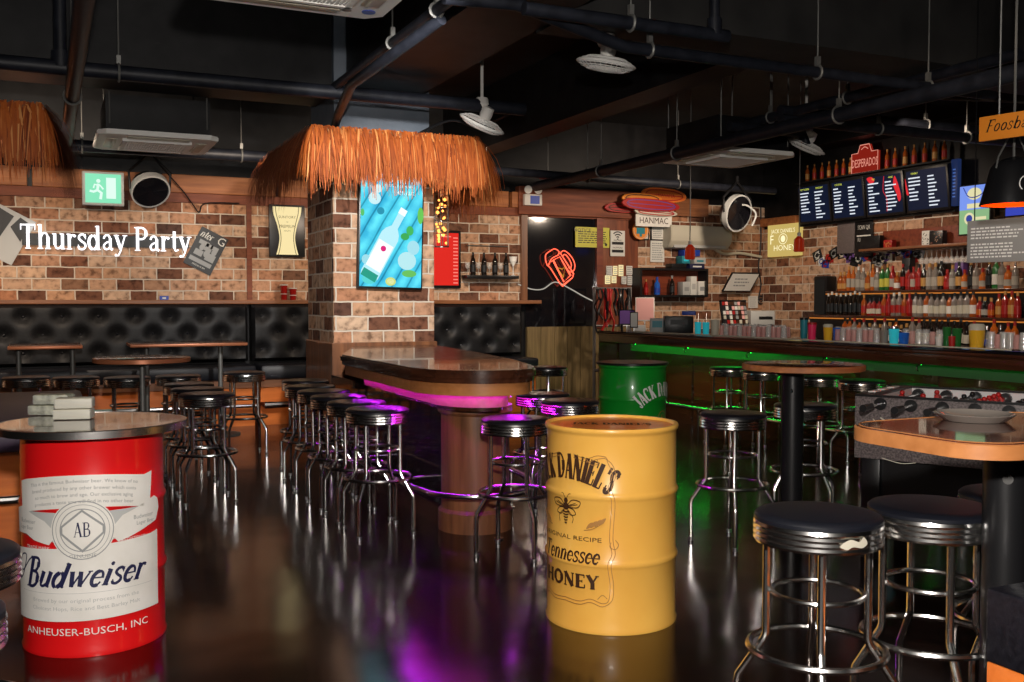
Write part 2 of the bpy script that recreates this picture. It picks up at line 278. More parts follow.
# ------------------------------------------------------------------ lettering
def arc(cx, cy, rx, ry, a0, a1, n=12): return [(cx+rx*math.cos(R(a0+(a1-a0)*i/n)), cy+ry*math.sin(R(a0+(a1-a0)*i/n))) for i in range(n+1)]
K = .15; T = .06
def sf(x, y=.02, w=.13): return ([(x-w, y), (x+w, y)], .045)
def el(cx, cy, rx, ry): return [(arc(cx,cy,rx,ry,100,260), K*.95), (arc(cx,cy,rx,ry,80,-80), K*.95), (arc(cx,cy,rx,ry,70,110,4), T), (arc(cx,cy,rx,ry,250,290,4), T)]
G = {
 'T': (.76, [([(.36,0),(.36,1)],K), ([(.03,.965),(.69,.965)],.07), sf(.36), ([(.045,.76),(.045,1)],.05), ([(.675,.76),(.675,1)],.05)]),
 'h': (.66, [([(.15,0),(.15,1)],K), (smoothpts([(.18,.48),(.28,.63),(.42,.63),(.5,.48)]),T*1.4), ([(.5,.5),(.5,0)],K), sf(.15), sf(.5), ([(.03,.97),(.16,.97)],.05)]),
 'u': (.66, [([(.15,.64),(.15,.18)],K), (smoothpts([(.15,.2),(.22,.05),(.36,.05),(.48,.18)]),T*1.6), ([(.5,.64),(.5,0)],K), ([(.03,.625),(.16,.625)],.045), ([(.38,.625),(.5,.625)],.045), ([(.5,.02),(.62,.02)],.045)]),
 'r': (.5, [([(.15,0),(.15,.64)],K), (smoothpts([(.18,.42),(.26,.58),(.4,.58)]),T*1.6), (arc(.4,.56,.03,.03,0,360),.07), sf(.15), ([(.03,.625),(.16,.625)],.045)]),
 's': (.48, [(smoothpts([(.4,.52),(.3,.63),(.15,.6),(.1,.47),(.22,.35),(.36,.26),(.4,.13),(.28,.02),(.12,.04),(.07,.14)]),.1), ([(.4,.44),(.4,.64)],.04), ([(.07,.02),(.07,.2)],.04)]),
 'd': (.68, el(.28,.31,.2,.29)+[([(.5,0),(.5,1)],K), ([(.38,.97),(.5,.97)],.05), ([(.5,.02),(.62,.02)],.045)]),
 'b': (.66, el(.37,.31,.2,.29)+[([(.15,.02),(.15,1)],K), ([(.03,.97),(.16,.97)],.05)]),
 'a': (.58, [(smoothpts([(.1,.48),(.18,.61),(.33,.61),(.41,.48)]),T*1.6), ([(.41,.5),(.41,.08),(.52,.02)],K*.9), (smoothpts([(.4,.37),(.2,.3),(.1,.17),(.18,.04),(.33,.07),(.41,.18)]),.09)]),
 'y': (.62, [([(.1,.64),(.32,.06)],K), ([(.54,.64),(.3,-.06),(.2,-.22),(.08,-.22)],T*1.2), ([(0,.625),(.24,.625)],.045), ([(.42,.625),(.64,.625)],.045), (arc(.09,-.2,.03,.03,0,360),.06)]),
 'P': (.7, [([(.17,0),(.17,1)],K), (smoothpts([(.17,.97),(.42,.96),(.57,.85),(.58,.68),(.45,.51),(.17,.5)]),.1), ([(.57,.85),(.585,.73),(.57,.62)],K), sf(.17), ([(.02,.975),(.17,.975)],.05)]),
 't': (.42, [([(.2,.86),(.2,.14)],K*.95), (smoothpts([(.2,.16),(.27,.03),(.4,.08)]),T*1.4), ([(.04,.61),(.38,.61)],.055)]),
 'B': (.72, [([(.17,0),(.17,1)],K), (smoothpts([(.17,.97),(.42,.96),(.53,.85),(.52,.68),(.4,.54),(.17,.53)]),.09), (smoothpts([(.2,.53),(.45,.51),(.6,.38),(.58,.16),(.42,.04),(.17,.03)]),.1), ([(.52,.83),(.525,.68)],K*.9), ([(.59,.4),(.595,.18)],K), sf(.1,.025,.1), ([(.0,.975),(.17,.975)],.05)]),
 'w': (.9, [([(.08,.64),(.26,.02)],K), ([(.45,.6),(.26,.02)],T), ([(.42,.64),(.6,.02)],K), ([(.8,.64),(.6,.02)],T), sf(.08,.625,.1), sf(.8,.625,.09)]),
 'e': (.54, [(arc(.28,.31,.2,.29,90,300),K*.85), (arc(.28,.31,.2,.29,0,95),.09), ([(.1,.34),(.48,.34)],.05), (arc(.28,.31,.2,.29,295,330,5),.06)]),
 'i': (.34, [([(.16,0),(.16,.64)],K), sf(.16), ([(.04,.625),(.16,.625)],.045), (arc(.16,.85,.035,.035,0,360),.075)]),
 'n': (.66, [([(.15,0),(.15,.64)],K), (smoothpts([(.18,.48),(.28,.62),(.42,.62),(.5,.48)]),T*1.4), ([(.5,.5),(.5,0)],K), sf(.15), sf(.5), ([(.03,.625),(.16,.625)],.045)]),
 'o': (.58, el(.29,.31,.2,.29)),
 'J': (.5, [([(.32,1),(.32,.2)],K*1.15), (smoothpts([(.32,.22),(.27,.02),(.12,.0),(.05,.16)]),.09), sf(.32,.97,.15)]),
 'A': (.74, [([(.36,1),(.62,0)],K*1.15), ([(.36,1),(.1,0)],T*1.2), ([(.19,.32),(.55,.32)],.06), sf(.1,.02,.1), sf(.62,.02,.12)]),
 'C': (.68, [(arc(.36,.5,.26,.46,55,305,18),.12), ([(.12,.7),(.1,.5),(.12,.3)],K*1.1), ([(.55,.7),(.55,.97)],.05)]),
 'K': (.74, [([(.16,0),(.16,1)],K*1.15), ([(.2,.42),(.56,.97)],T*1.2), ([(.3,.55),(.62,.02)],K*1.15), sf(.16), sf(.16,.97), sf(.56,.97,.1), sf(.62,.02,.12)]),
 'D': (.76, [([(.17,0),(.17,1)],K*1.15), (smoothpts([(.17,.97),(.42,.94),(.6,.75),(.63,.5),(.6,.25),(.42,.06),(.17,.03)]),.09), ([(.6,.7),(.625,.5),(.6,.3)],K*1.1), ([(.02,.97),(.2,.97)],.05), ([(.02,.03),(.2,.03)],.05)]),
 'N': (.78, [([(.13,0),(.13,1)],T*1.2), ([(.13,1),(.62,0)],K*1.15), ([(.62,0),(.62,1)],T*1.2), sf(.13,.02,.1), sf(.62,.97,.1), ([(.02,.97),(.16,.97)],.05)]),
 'I': (.36, [([(.17,0),(.17,1)],K*1.15), sf(.17), sf(.17,.97)]),
 'E': (.66, [([(.16,0),(.16,1)],K*1.15), ([(.02,.965),(.55,.965)],.06), ([(.02,.03),(.57,.03)],.06), ([(.16,.5),(.42,.5)],.055), ([(.54,.75),(.54,.98)],.05), ([(.57,.02),(.57,.28)],.05), ([(.42,.4),(.42,.6)],.04)]),
 'L': (.62, [([(.16,0),(.16,1)],K*1.15), ([(.02,.03),(.55,.03)],.06), sf(.16,.97), ([(.55,.02),(.55,.3)],.05)]),
 "'": (.22, [([(.1,1),(.07,.72)],.1)]),
 'S': (.6, [(smoothpts([(.48,.78),(.38,.95),(.2,.95),(.1,.78),(.2,.6),(.38,.45),(.48,.25),(.38,.04),(.2,.03),(.1,.2)]),.13), ([(.49,.7),(.49,.98)],.05), ([(.09,.02),(.09,.3)],.05)]),
 'H': (.82, [([(.17,0),(.17,1)],K*1.15), ([(.63,0),(.63,1)],K*1.15), ([(.17,.5),(.63,.5)],.07), sf(.17), sf(.63), sf(.17,.97), sf(.63,.97)]),
 'O': (.8, [(arc(.38,.5,.28,.46,0,360,28),.12), (arc(.38,.5,.28,.46,150,210),K*1.2), (arc(.38,.5,.28,.46,-30,30),K*1.2)]),
 'Y': (.74, [([(.1,1),(.35,.45)],K*1.15), ([(.6,1),(.35,.45)],T*1.2), ([(.35,.5),(.35,0)],K*1.15), sf(.35), sf(.1,.97,.12), sf(.6,.97,.1)]),
 'F': (.64, [([(.16,0),(.16,1)],K), ([(.02,.965),(.6,.965)],.09), ([(.16,.5),(.46,.5)],.09), sf(.16), ([(.6,.75),(.6,.98)],.05)]),
 'M': (.9, [([(.13,0),(.13,1)],T*1.3), ([(.13,1),(.4,.1)],K*1.1), ([(.68,1),(.4,.1)],T*1.2), ([(.7,0),(.7,1)],K), sf(.13,.02,.09), sf(.7)]),
 'l': (.34, [([(.16,0),(.16,1)],K), sf(.16), ([(.04,.97),(.16,.97)],.05)]),
 ' ': (.35, []),
}
def stroke(bm, pts, w, d=.002):          # flat ribbon in x,z; front at y=-d
    pts = [Vector(p) for p in pts]; n = len(pts); Lf = []; Rt = []
    for i in range(n):
        t = pts[min(i+1,n-1)]-pts[max(i-1,0)]
        if t.length < 1e-9: t = Vector((1,0))
        t.normalize(); nn = Vector((-t.y, t.x))*w/2
        Lf.append(pts[i]+nn); Rt.append(pts[i]-nn)
    fl = [bm.verts.new((p.x,-d,p.y)) for p in Lf]; fr = [bm.verts.new((p.x,-d,p.y)) for p in Rt]
    for i in range(n-1): bm.faces.new((fl[i], fl[i+1], fr[i+1], fr[i]))
def serif_width(s, h, sx=1, track=0): return sum(G[c][0]*sx*h+track*h for c in s)
def serif(bm, s, x, z, h, sx=1, shear=0, track=0, wt=1, d=.002, center=True, fn=None, step=None):
    W = serif_width(s, h, sx, track); cx = x-(W/2 if center else 0)
    for c in s:
        adv, st = G[c]
        for pts, w in st:
            if len(pts) == 2: pts = [tuple(Vector(pts[0]).lerp(Vector(pts[1]), k/3)) for k in range(4)]
            q = []
            for px_, pz_ in pts:
                X = cx+px_*h*sx+pz_*h*shear; Z = z+pz_*h
                if fn: X, Z = fn(X, Z)
                q.append((X, Z))
            stroke(bm, q, w*h*wt*(.5+.5*sx), d)
        cx += adv*sx*h+track*h
    return bm
def solidify(bm, t):                     # push ribbons back by t to give them thickness
    r = bmesh.ops.extrude_face_region(bm, geom=list(bm.faces))
    for v in r['geom']:
        if isinstance(v, bmesh.types.BMVert): v.co.y += t
    return bm
_tc = {}
def text(bm, s, x, z, h, d=.002, center=True, sx=1, shear=0, extr=0):   # plain letters (built-in font)
    cu = bpy.data.curves.new('t', 'FONT'); cu.body = s; cu.size = h*1.38; cu.resolution_u = 2
    if center: cu.align_x = 'CENTER'
    cu.shear = shear; o = bpy.data.objects.new('t', cu); C.objects.link(o)
    me = bpy.data.meshes.new_from_object(o); t = nb(); t.from_mesh(me)
    for v in t.verts: v.co = Vector((x+v.co.x*sx, -d, z+v.co.y))
    tmp = bpy.data.meshes.new('t'); t.to_mesh(tmp); t.free(); bm.from_mesh(tmp)
    bpy.data.objects.remove(o); bpy.data.curves.remove(cu); bpy.data.meshes.remove(me); bpy.data.meshes.remove(tmp)
    return bm
def wrap(bm, rad, ang=0, step=.02):      # bend flat x,z art round an upright cylinder; x=0 faces angle ang (0 = -y)
    xs = [v.co.x for v in bm.verts]; x = math.floor(min(xs)/step)*step
    while x < max(xs):
        bmesh.ops.bisect_plane(bm, geom=list(bm.verts)+list(bm.edges)+list(bm.faces), plane_co=(x,0,0), plane_no=(1,0,0), dist=1e-6)
        x += step
    for v in bm.verts:
        a = ang+v.co.x/rad; r = rad-v.co.y
        v.co = Vector((r*math.sin(a), -r*math.cos(a), v.co.z))
    return bm
def flat(bm, poly, d=.001, mi=0):
    n0 = len(bm.faces); f = bm.faces.new([bm.verts.new((x,-d,z)) for x,z in poly]); f.material_index = mi
    return bm
def quad(bm, x0, x1, z0, z1, d=.001): return flat(bm, [(x0,z0),(x1,z0),(x1,z1),(x0,z1)], d)
def ellp(cx, cz, rx, rz, n=24): return [(cx+rx*math.cos(2*PI*i/n), cz+rz*math.sin(2*PI*i/n)) for i in range(n)]
# ================================================================== THE ROOM
YW = 12.25; XW = 9.95; CEIL = 3.95
struct('floor', box(nb(), -6, 10.2, -3, 12.5, -.1, 0), MT['floor'])
struct('ceiling', box(nb(), -6, 10.2, -3, 12.5, CEIL, CEIL+.1), MT['blackc'])
struct('wall_back', box(nb(), -6, 10.2, YW, YW+.2, 0, CEIL), MT['black'])
struct('wall_right', box(nb(), XW, XW+.2, -3, YW, 0, CEIL), MT['black'])
struct('wall_left', box(nb(), -6.2, -6, -3, 12.5, 0, CEIL), MT['black'])
struct('wall_front', box(nb(), -6, 10.2, -3.2, -3, 0, CEIL), MT['black'])
xd0 = B(519, 300)[0]; xd1 = B(597, 300)[0]; xp1 = B(636, 300)[0]; xg = B(249, 300)[0]
struct('wall_back_brick_left', box(nb(), -6, xg-.03, YW-.04, YW, 1.44, 2.60), MT['brick'])
struct('wall_back_brick_middle', box(nb(), xg+.03, xd0, YW-.04, YW, 1.44, 2.60), MT['brick'])
struct('wall_back_brick_right', box(nb(), xp1, XW, YW-.04, YW, .6, 2.86), MT['brick'])
yb = A(802, 222)[0]
bm = nb(); box(bm, XW-.04, XW, 3, YW-.04, .6, 2.52); struct('wall_right_brick', bm, MT['brick'])
struct('wall_back_wood_panel', box(nb(), xd1, xp1, YW-.05, YW, 1.08, 2.62), MT['redwoodz'])
bm = nb()
for i in range(9):
    x = xd0+.1+(xp1+.1-xd0-.1)*i/9
    box(bm, x, x+(xp1-xd0)/9-.006, YW-.06, YW, 0, 1.08)
struct('wall_back_wainscot', bm, MT['ywood'])
# wood trims over the brick
bm = nb(); x = -6
for w in (1.9, 1.62, 2.35, 1.35, 1.35, 1.6, 1.5, 1.7): box(bm, x, x+w-.05, YW-.10, YW, 2.69, 2.90, .008); x += w
struct('trim_1', bm, MT['trimw'])
struct('trim_2', box(nb(), -6, xp1, YW-.07, YW, 2.58, 2.69), MT['maroon'])
struct('trim_3', box(nb(), xd0-.06, xp1, YW-.13, YW, 2.60, 2.98, .01), MT['maroon'])
struct('trim_4', box(nb(), xg-.03, xg+.03, YW-.06, YW, 1.44, 2.60), MT['maroon'])
struct('trim_5', box(nb(), -6, xd0+.25, YW-.2, YW, 1.395, 1.445, .01), MT['mwoodx'])
struct('trim_6', box(nb(), xd1-.05, xd1+.05, YW-.08, YW, 1.05, 2.62), MT['redwood'])
struct('trim_7', box(nb(), xd0, xd0+.09, YW-.08, YW, 1.44, 2.60), MT['mwoodz'])
y0, z0 = A(757, 220); y1, _ = A(801, 214)
struct('trim_8', box(nb(), XW-.1, XW, y1, YW-.05, 2.56, 2.68, .01), MT['trimw'])
struct('window_1', box(nb(), xd0+.09, xd1-.05, YW-.03, YW, 1.08, 2.60), MT['gloss'])
# pillars with their plain painted upper shafts
def pillar(n, x0, x1, y0, y1):
    struct('wall_pillar_%d_brick' % n, box(nb(), x0, x1, y0, y1, 1.04, 2.75, .012), MT['brick'])
    struct('wall_pillar_%d_base' % n, box(nb(), x0-.02, x1+.02, y0-.02, y1+.02, 0, 1.06, .01), MT['mwoodz'])
    struct('wall_pillar_%d_shaft' % n, box(nb(), x0+.03, x1-.03, y0+.05, y1-.05, 2.7, CEIL), MT['bluegrey'])
pillar(1, 2.29, 3.24, 8.64, 9.59)
pillar(2, -1.45, -.5, 8.64, 9.59)
# concrete beams under the slab
struct('trim_10', box(nb(), -6, 2.31, 8.72, 9.3, 3.25, CEIL), MT['scuff'])
struct('trim_11', box(nb(), 2.42, 3.05, -3, 8.64, 3.27, CEIL), MT['scuff'])
struct('trim_12', box(nb(), 3.05, 10, 5.6, 6.15, 3.25, CEIL), MT['soffit'])
struct('trim_13', box(nb(), 4.72, 5.05, 6.15, 12.25, 3.25, CEIL), MT['black'])
struct('trim_14', box(nb(), 9.5, XW, 3.2, 12.25, 3.55, CEIL), MT['black'])

# ================================================================== CEILING SERVICES
PIPES = 0
def pipe(pts, r, label, hang=(), stubs=(), m='pipe', rings_=True):
    t = thing('ceiling_pipe', label, 'pipe', pts[0]); P0 = Vector(pts[0]); q = [Vector(p)-P0 for p in pts]
    obj('pipe_run', tube(nb(), q, r, 14), MT[m], t)
    for f in hang:                        # rod and clamp
        L_ = [(q[i+1]-q[i]).length for i in range(len(q)-1)]; s = f*sum(L_); i = 0
        while s > L_[i] and i < len(L_)-1: s -= L_[i]; i += 1
        p = q[i].lerp(q[i+1], s/L_[i]); d = (q[i+1]-q[i]).normalized(); top = CEIL-P0.z
        b = nb(); tube(b, [p+Vector((0,0,r)), Vector((p.x,p.y,top))], .006, 6)
        side = d.cross(Vector((0,0,1))).normalized()
        tube(b, [p+d*.0+(side*math.cos(k*PI/8)+Vector((0,0,1))*math.sin(k*PI/8))*(r+.008) for k in range(16)], .009, 6, True)
        box(b, p.x-.015, p.x+.015, p.y-.015, p.y+.015, p.z+r+.01, p.z+r+.07)
        obj('hanger', b, MT['zinc'], t)
    for f, h in stubs:
        p = q[0].lerp(q[-1], f); b = nb(); tube(b, [p, p+Vector((0,0,h))], r*.8, 12); tube(b, [p+Vector((0,0,.0)), p+Vector((0,0,r+.06))], r*1.15, 12)
        obj('riser', b, MT[m], t)
    return t
pipe([(-5.9,7.9,3.10),(3.8,7.9,3.10)], .055, 'long dark pipe crossing the whole left side in front of the painted beam', (.35,.52,.66), ((.62,.84),))
pipe([(2.5,5.2,3.10),(3.93,5.2,3.10)], .040, 'short capped dark pipe with a riser, high at top centre', (.5,), ((.93,.84),))
pipe([(2.05,5.3,3.13),(2.5,5.3,3.15),(3.3,5.42,3.02),(6.6,5.42,3.0)], .038, 'dark pipe bending right below the short capped pipe at top centre', (.32,.62,.85))
pipe([(5.7,3.2,2.9),(5.7,11.5,2.9)], .06, 'long dark pipe slanting from the far middle to the upper right corner', (.35,.62,.8))
pipe([(2.12,3.4,3.15),(2.12,8.3,3.15)], .034, 'dark pipe with white clamps running towards the thatched pillar', (.45,.62))
pipe([(2.15,5.6,3.10),(2.0,6.1,2.98),(2.0,7.0,2.98),(2.2,8.1,2.97),(2.3,8.6,2.95)], .036, 'dark drain pipe curving down above the thatched roof', ())
pipe([(.2,3.2,3.0),(.2,11.9,3.0)], .055, 'thick dark pipe running lengthwise at the upper left', (.6,))
pipe([(6.35,5.0,3.2),(6.35,8.2,3.2),(6.35,8.4,3.2)], .045, 'thin dark pipe parallel to the long slanting pipe, right side', (.5,.8))
pipe([(6.0,7.15,3.06),(9.9,7.15,3.06)], .05, 'lower of two dark pipes crossing above the hanging game sign', (.3,.6))
pipe([(6.2,7.4,3.2),(9.9,7.4,3.2)], .05, 'upper of two dark pipes crossing above the hanging game sign', (.5,))
pipe([(6.0,7.9,3.12),(6.9,7.9,3.12),(6.95,7.9,3.0)], .05, 'short elbowed dark pipe left of the ceiling fan over the bar', (.5,))
pipe([(-5.9,10.9,2.98),(4.5,10.9,2.98)], .06, 'dark pipe along the back above the tufted booth', (.4,.6,.75))
pipe([(3.6,10.8,2.98),(9.3,11.2,2.98)], .05, 'dark pipe along the back above the surfboards', (.2,.45,.7))
def cable(pts, r, label, m='blackp', cat='cable'):
    o = obj('cable', tube(nb(), smoothpts(pts, 6), r, 6), MT[m]); tag(o, label, cat); return o
cable([(6.6,7.0,3.28),(8.0,6.8,3.34),(9.4,6.6,3.36)], .012, 'thin pale cable run beneath the ceiling at the upper right', 'zinc')
cable([(3.0,8.6,2.9),(3.3,8.4,3.05),(3.55,8.3,3.0),(3.75,7.95,3.1)], .014, 'black cable looping above the right end of the thatch')
cable([B(160,165,12.1)[0:1]+(12.1,)+B(160,165,12.1)[1:], B(182,190,12.1)[0:1]+(12.1,)+B(182,190,12.1)[1:], B(194,205,12.1)[0:1]+(12.15,)+B(194,205,12.1)[1:], B(200,212,12.1)[0:1]+(12.15,)+B(200,212,12.1)[1:], B(206,203,12.1)[0:1]+(12.15,)+B(206,203,12.1)[1:], B(240,203,12.1)[0:1]+(12.15,)+B(240,203,12.1)[1:]], .008, 'thin black wire drooping over the brick right of the round spotlight')

def cassette(x0, y0, label, s=1.04, z=2.9):
    t = thing('ceiling_air_conditioner', label, 'air conditioner', (x0+s/2, y0+s/2, z)); h = s/2
    b = nb(); slab(b, [(-h+.08,-h),(h-.08,-h),(h,-h+.08),(h,h-.08),(h-.08,h),(-h+.08,h),(-h,h-.08),(-h,-h+.08)], 0, .045)
    bmesh.ops.bevel(b, geom=list(b.edges), offset=.008, segments=2, affect='EDGES'); obj('panel', b, MT['whitep'], t)
    b = nb(); box(b, -h*.86, h*.86, -h*.86, h*.86, .045, .36); obj('housing', b, MT['black'], t)
    g = h*.54; b = nb()
    box(b, -g, g, -g, g, -.012, 0)
    obj('grille_backing', b, MT['grille'], t)
    b = nb(); n = 26
    for i in range(n+1):
        k = -g+2*g*i/n; box(b, k-.006, k+.006, -g, g, -.022, -.012); box(b, -g, g, k-.004, k+.004, -.020, -.012)
    for sgn in (-1, 1): box(b, -g-.02, g+.02, sgn*g-.015, sgn*g+.015, -.026, 0); box(b, sgn*g-.015, sgn*g+.015, -g-.02, g+.02, -.026, 0)
    obj('intake_grille', b, MT['whitep'], t)
    for k in range(4):
        b = nb(); box(b, -g*.95, g*.95, h*.66, h*.84, -.010, 0, .004); box(b, -g*.95, g*.95, h*.70, h*.73, -.014, -.006)
        obj('louver', b, MT['cream'], t, rot=(0,0,k*PI/2))
    for sx in (-1,1):
        for sy in (-1,1):
            b = nb(); tube(b, [(sx*h*.8,sy*h*.88,.1),(sx*h*.8,sy*h*.88,CEIL-z)], .007, 6); obj('hanger', b, MT['zinc'], t)
    return t
c1 = cassette(.57, 4.07, 'large white ceiling cassette air conditioner cut by the top edge of the picture')
b = nb(); lathe(b, [(0,-.004),(.035,-.004),(.035,0),(0,0)], 20); obj('badge', b, MT['blue'], c1, loc=(.42,.38,0))
cassette(.42, 9.47, 'white ceiling cassette air conditioner hanging over the booth, upper left')
cassette(5.92, 8.0, 'white ceiling cassette air conditioner hanging before the menu screens')

def cage_fan(loc, label, tilt=60, rz=0):
    t = thing('ceiling_fan', label, 'fan', loc, rz)
    b = nb(); tube(b, [(0,0,CEIL-loc[2]),(0,0,.16)], .014, 8); lathe(b, [(.001,.12),(.05,.12),(.07,.16),(.05,.22),(.001,.23)], 20); obj('bracket', b, MT['white'], t)
    h = t; q_ = (R(tilt), 0, 0)
    b = nb()
    for k in range(7): rr = .05+.145*k/6; zz = -.05*math.sqrt(max(0, 1-(rr/.2)**2)); ring(b, rr, zz, .003, n=36, seg=5); ring(b, rr, -zz*.9-.0, .003, n=36, seg=5)
    ring(b, .2, 0, .008, n=40, seg=6)
    for k in range(28):
        a = 2*PI*k/28; c, s = math.cos(a), math.sin(a)
        for q in (-1, 1): tube(b, [(c*.04, s*.04, q*.05), (c*.13, s*.13, q*.042), (c*.2, s*.2, 0)], .0022, 4)
    o = obj('wire_cage', b, MT['whitep'], h, rot=q_)
    b = nb(); lathe(b, [(.001,.04),(.045,.045),(.055,.08),(.05,.15),(.001,.16)], 20); obj('motor', b, MT['white'], h, rot=q_)
    b = nb()
    for k in range(3):
        a = 2*PI*k/3; P = []
        for r_, w_ in ((.03,.02),(.09,.055),(.15,.06),(.175,.03)): P.append((r_,w_))
        V = [b.verts.new((r_*math.cos(a)-s*w_*math.sin(a), r_*math.sin(a)+s*w_*math.cos(a), s*.012)) for s in (1,-1) for r_, w_ in (P if s == 1 else P[::-1])]
        b.faces.new(V)
    lathe(b, [(.001,-.02),(.03,-.015),(.03,.02),(.001,.02)], 16)
    obj('blades', b, MT['greyp'], h, rot=q_)
    return t
def PT(px, py, Z):
    d = ray(px, py); f = Vector((-math.sin(YAW), math.cos(YAW), 0)); t = Z/d.dot(f); p = CAM+d*t; return (p.x, p.y, p.z)
cage_fan(PT(482,124,8.6), 'white wire caged ceiling fan hanging right above the thatch end', 28, .6)
cage_fan(PT(806,146,10.2), 'white wire caged ceiling fan hanging left of the menu screens', 28, .5)
cage_fan(PT(606,64,6.9), 'white caged fan tucked behind the pipe at top centre', 12, .4)

def disc_light(loc, label, tilt, rz, r=.2):
    t = thing('round_spotlight', label, 'stage light', loc, rz)
    h = t; q_ = (tilt, 0, 0)
    b = nb(); lathe(b, [(.001,.20),(r*.55,.19),(r*.85,.12),(r*.97,.0)], 36); obj('housing', b, MT['blackp'], h, rot=q_)
    b = nb(); lathe(b, [(r*.97,.05),(r*1.02,.04),(r*1.02,-.04),(r*.94,-.045),(r*.92,.0),(r*.94,.02)], 36); obj('white_rim', b, MT['lgreyp'], h, rot=q_, label='broad off-white rim')
    b = nb(); lathe(b, [(.001,-.02),(r*.5,-.035),(r*.88,-.05),(r*.9,-.02),(.001,.0)], 32); obj('lens', b, MT['gloss'], h, rot=q_)
    b = nb(); tube(b, [(r*1.04,0,0),(r*1.1,0,.2),(0,0,.42),(-r*1.1,0,.2),(-r*1.04,0,0)], .014, 6)
    tube(b, [(0,0,.42),(0,0,.5)], .02, 8); obj('bracket', b, MT['blackp'], t)
    return t
p = B(150,190,11.95); disc_light((p[0],11.95,p[1]), 'round black stage light with a white rim beside the green exit box', R(-50), R(12), .21)
p = A(737,213,9.0); p = PT(737,213,13.6); disc_light(p, 'round black stage light with a white rim above the bar corner', R(-76), R(12), .25)
b = nb(); # white arm next to the second light
o = obj('swivel_arm', tube(b, smoothpts([PT(752,226,13.5),PT(756,214,13.5),PT(748,206,13.5),PT(742,205,13.5)], 5), .013, 8), MT['lgreyp']); tag(o, 'white curved bracket holding onto the stage light above the bar corner', 'bracket')

def pendant(px, py, Z, label, sc=1):
    loc = PT(px, py, Z); t = thing('pendant_lamp', label, 'lamp', loc)
    b = nb(); tube(b, [(0,0,.13),(0,0,CEIL-loc[2])], .006, 6); obj('cord', b, MT['zinc'], t)
    b = nb(); lathe(b, [(.001,.085),(.02,.085),(.022,.125),(.001,.14)], 16); obj('cap', b, MT['white'], t)
    b = nb(); lathe(b, [(.02,.09),(.03,.08),(.058,.05),(.062,-.08),(.05,-.09),(.045,-.09)], 24); obj('jar_shade', b, MT['lampg'], t)
    b = nb(); bmesh.ops.create_icosphere(b, subdivisions=2, radius=.03, matrix=Matrix.Translation((0,0,-.03))); obj('bulb', b, MT['e_lamp'], t)
    return t
pendant(690, 252, 11.9, 'small red glass jar lamp hanging in front of the split air conditioner')
pendant(799, 244, 11.5, 'small red glass jar lamp hanging beside the gold whiskey sign')
# big black pendant over the game table
loc = PT(1013, 205, 5.4); t = thing('pendant_lamp', 'large black bucket shaped pendant lamp with a glowing orange inside, right edge', 'lamp', loc)
b = nb(); lathe(b, [(.001,.26),(.03,.255),(.095,.23),(.115,.20),(.168,-.0),(.163,0),(.110,.195),(.09,.222),(.001,.245)], 40); obj('lamp_shade', b, MT['blackp'], t)
b = nb(); lathe(b, [(.085,.216),(.108,.19),(.1615,.002),(.1595,.002),(.106,.188),(.084,.212)], 40); obj('inner_lining', b, MT['orangep'], t)
b = nb(); bmesh.ops.create_icosphere(b, subdivisions=2, radius=.04, matrix=Matrix.Translation((0,0,.13))); obj('bulb', b, emis('bulb', (1,.22,.04), 60), t)
b = nb(); tube(b, [(0,0,.24),(0,0,CEIL-loc[2])], .007, 6)
for s in (-1,1): tube(b, [(s*.135,0,.19),(s*.12,0,.25),(0,0,.42)], .005, 6)
obj('cord', b, MT['zinc'], t)
b = nb(); bmesh.ops.create_circle(b, segments=24, radius=.042); bmesh.ops.rotate(b, verts=b.verts, matrix=Matrix.Rotation(PI/2,3,'X'))
for f in list(b.faces): b.faces.remove(f)
b = nb(); stroke(b, ellp(0,.1,.042,.045,28)+[(.042,.1)], .005); serif(b, 'S', 0, .078, .045)
obj('round_logo', wrap(b, .148, R(-24)), MT['whitep'], t)

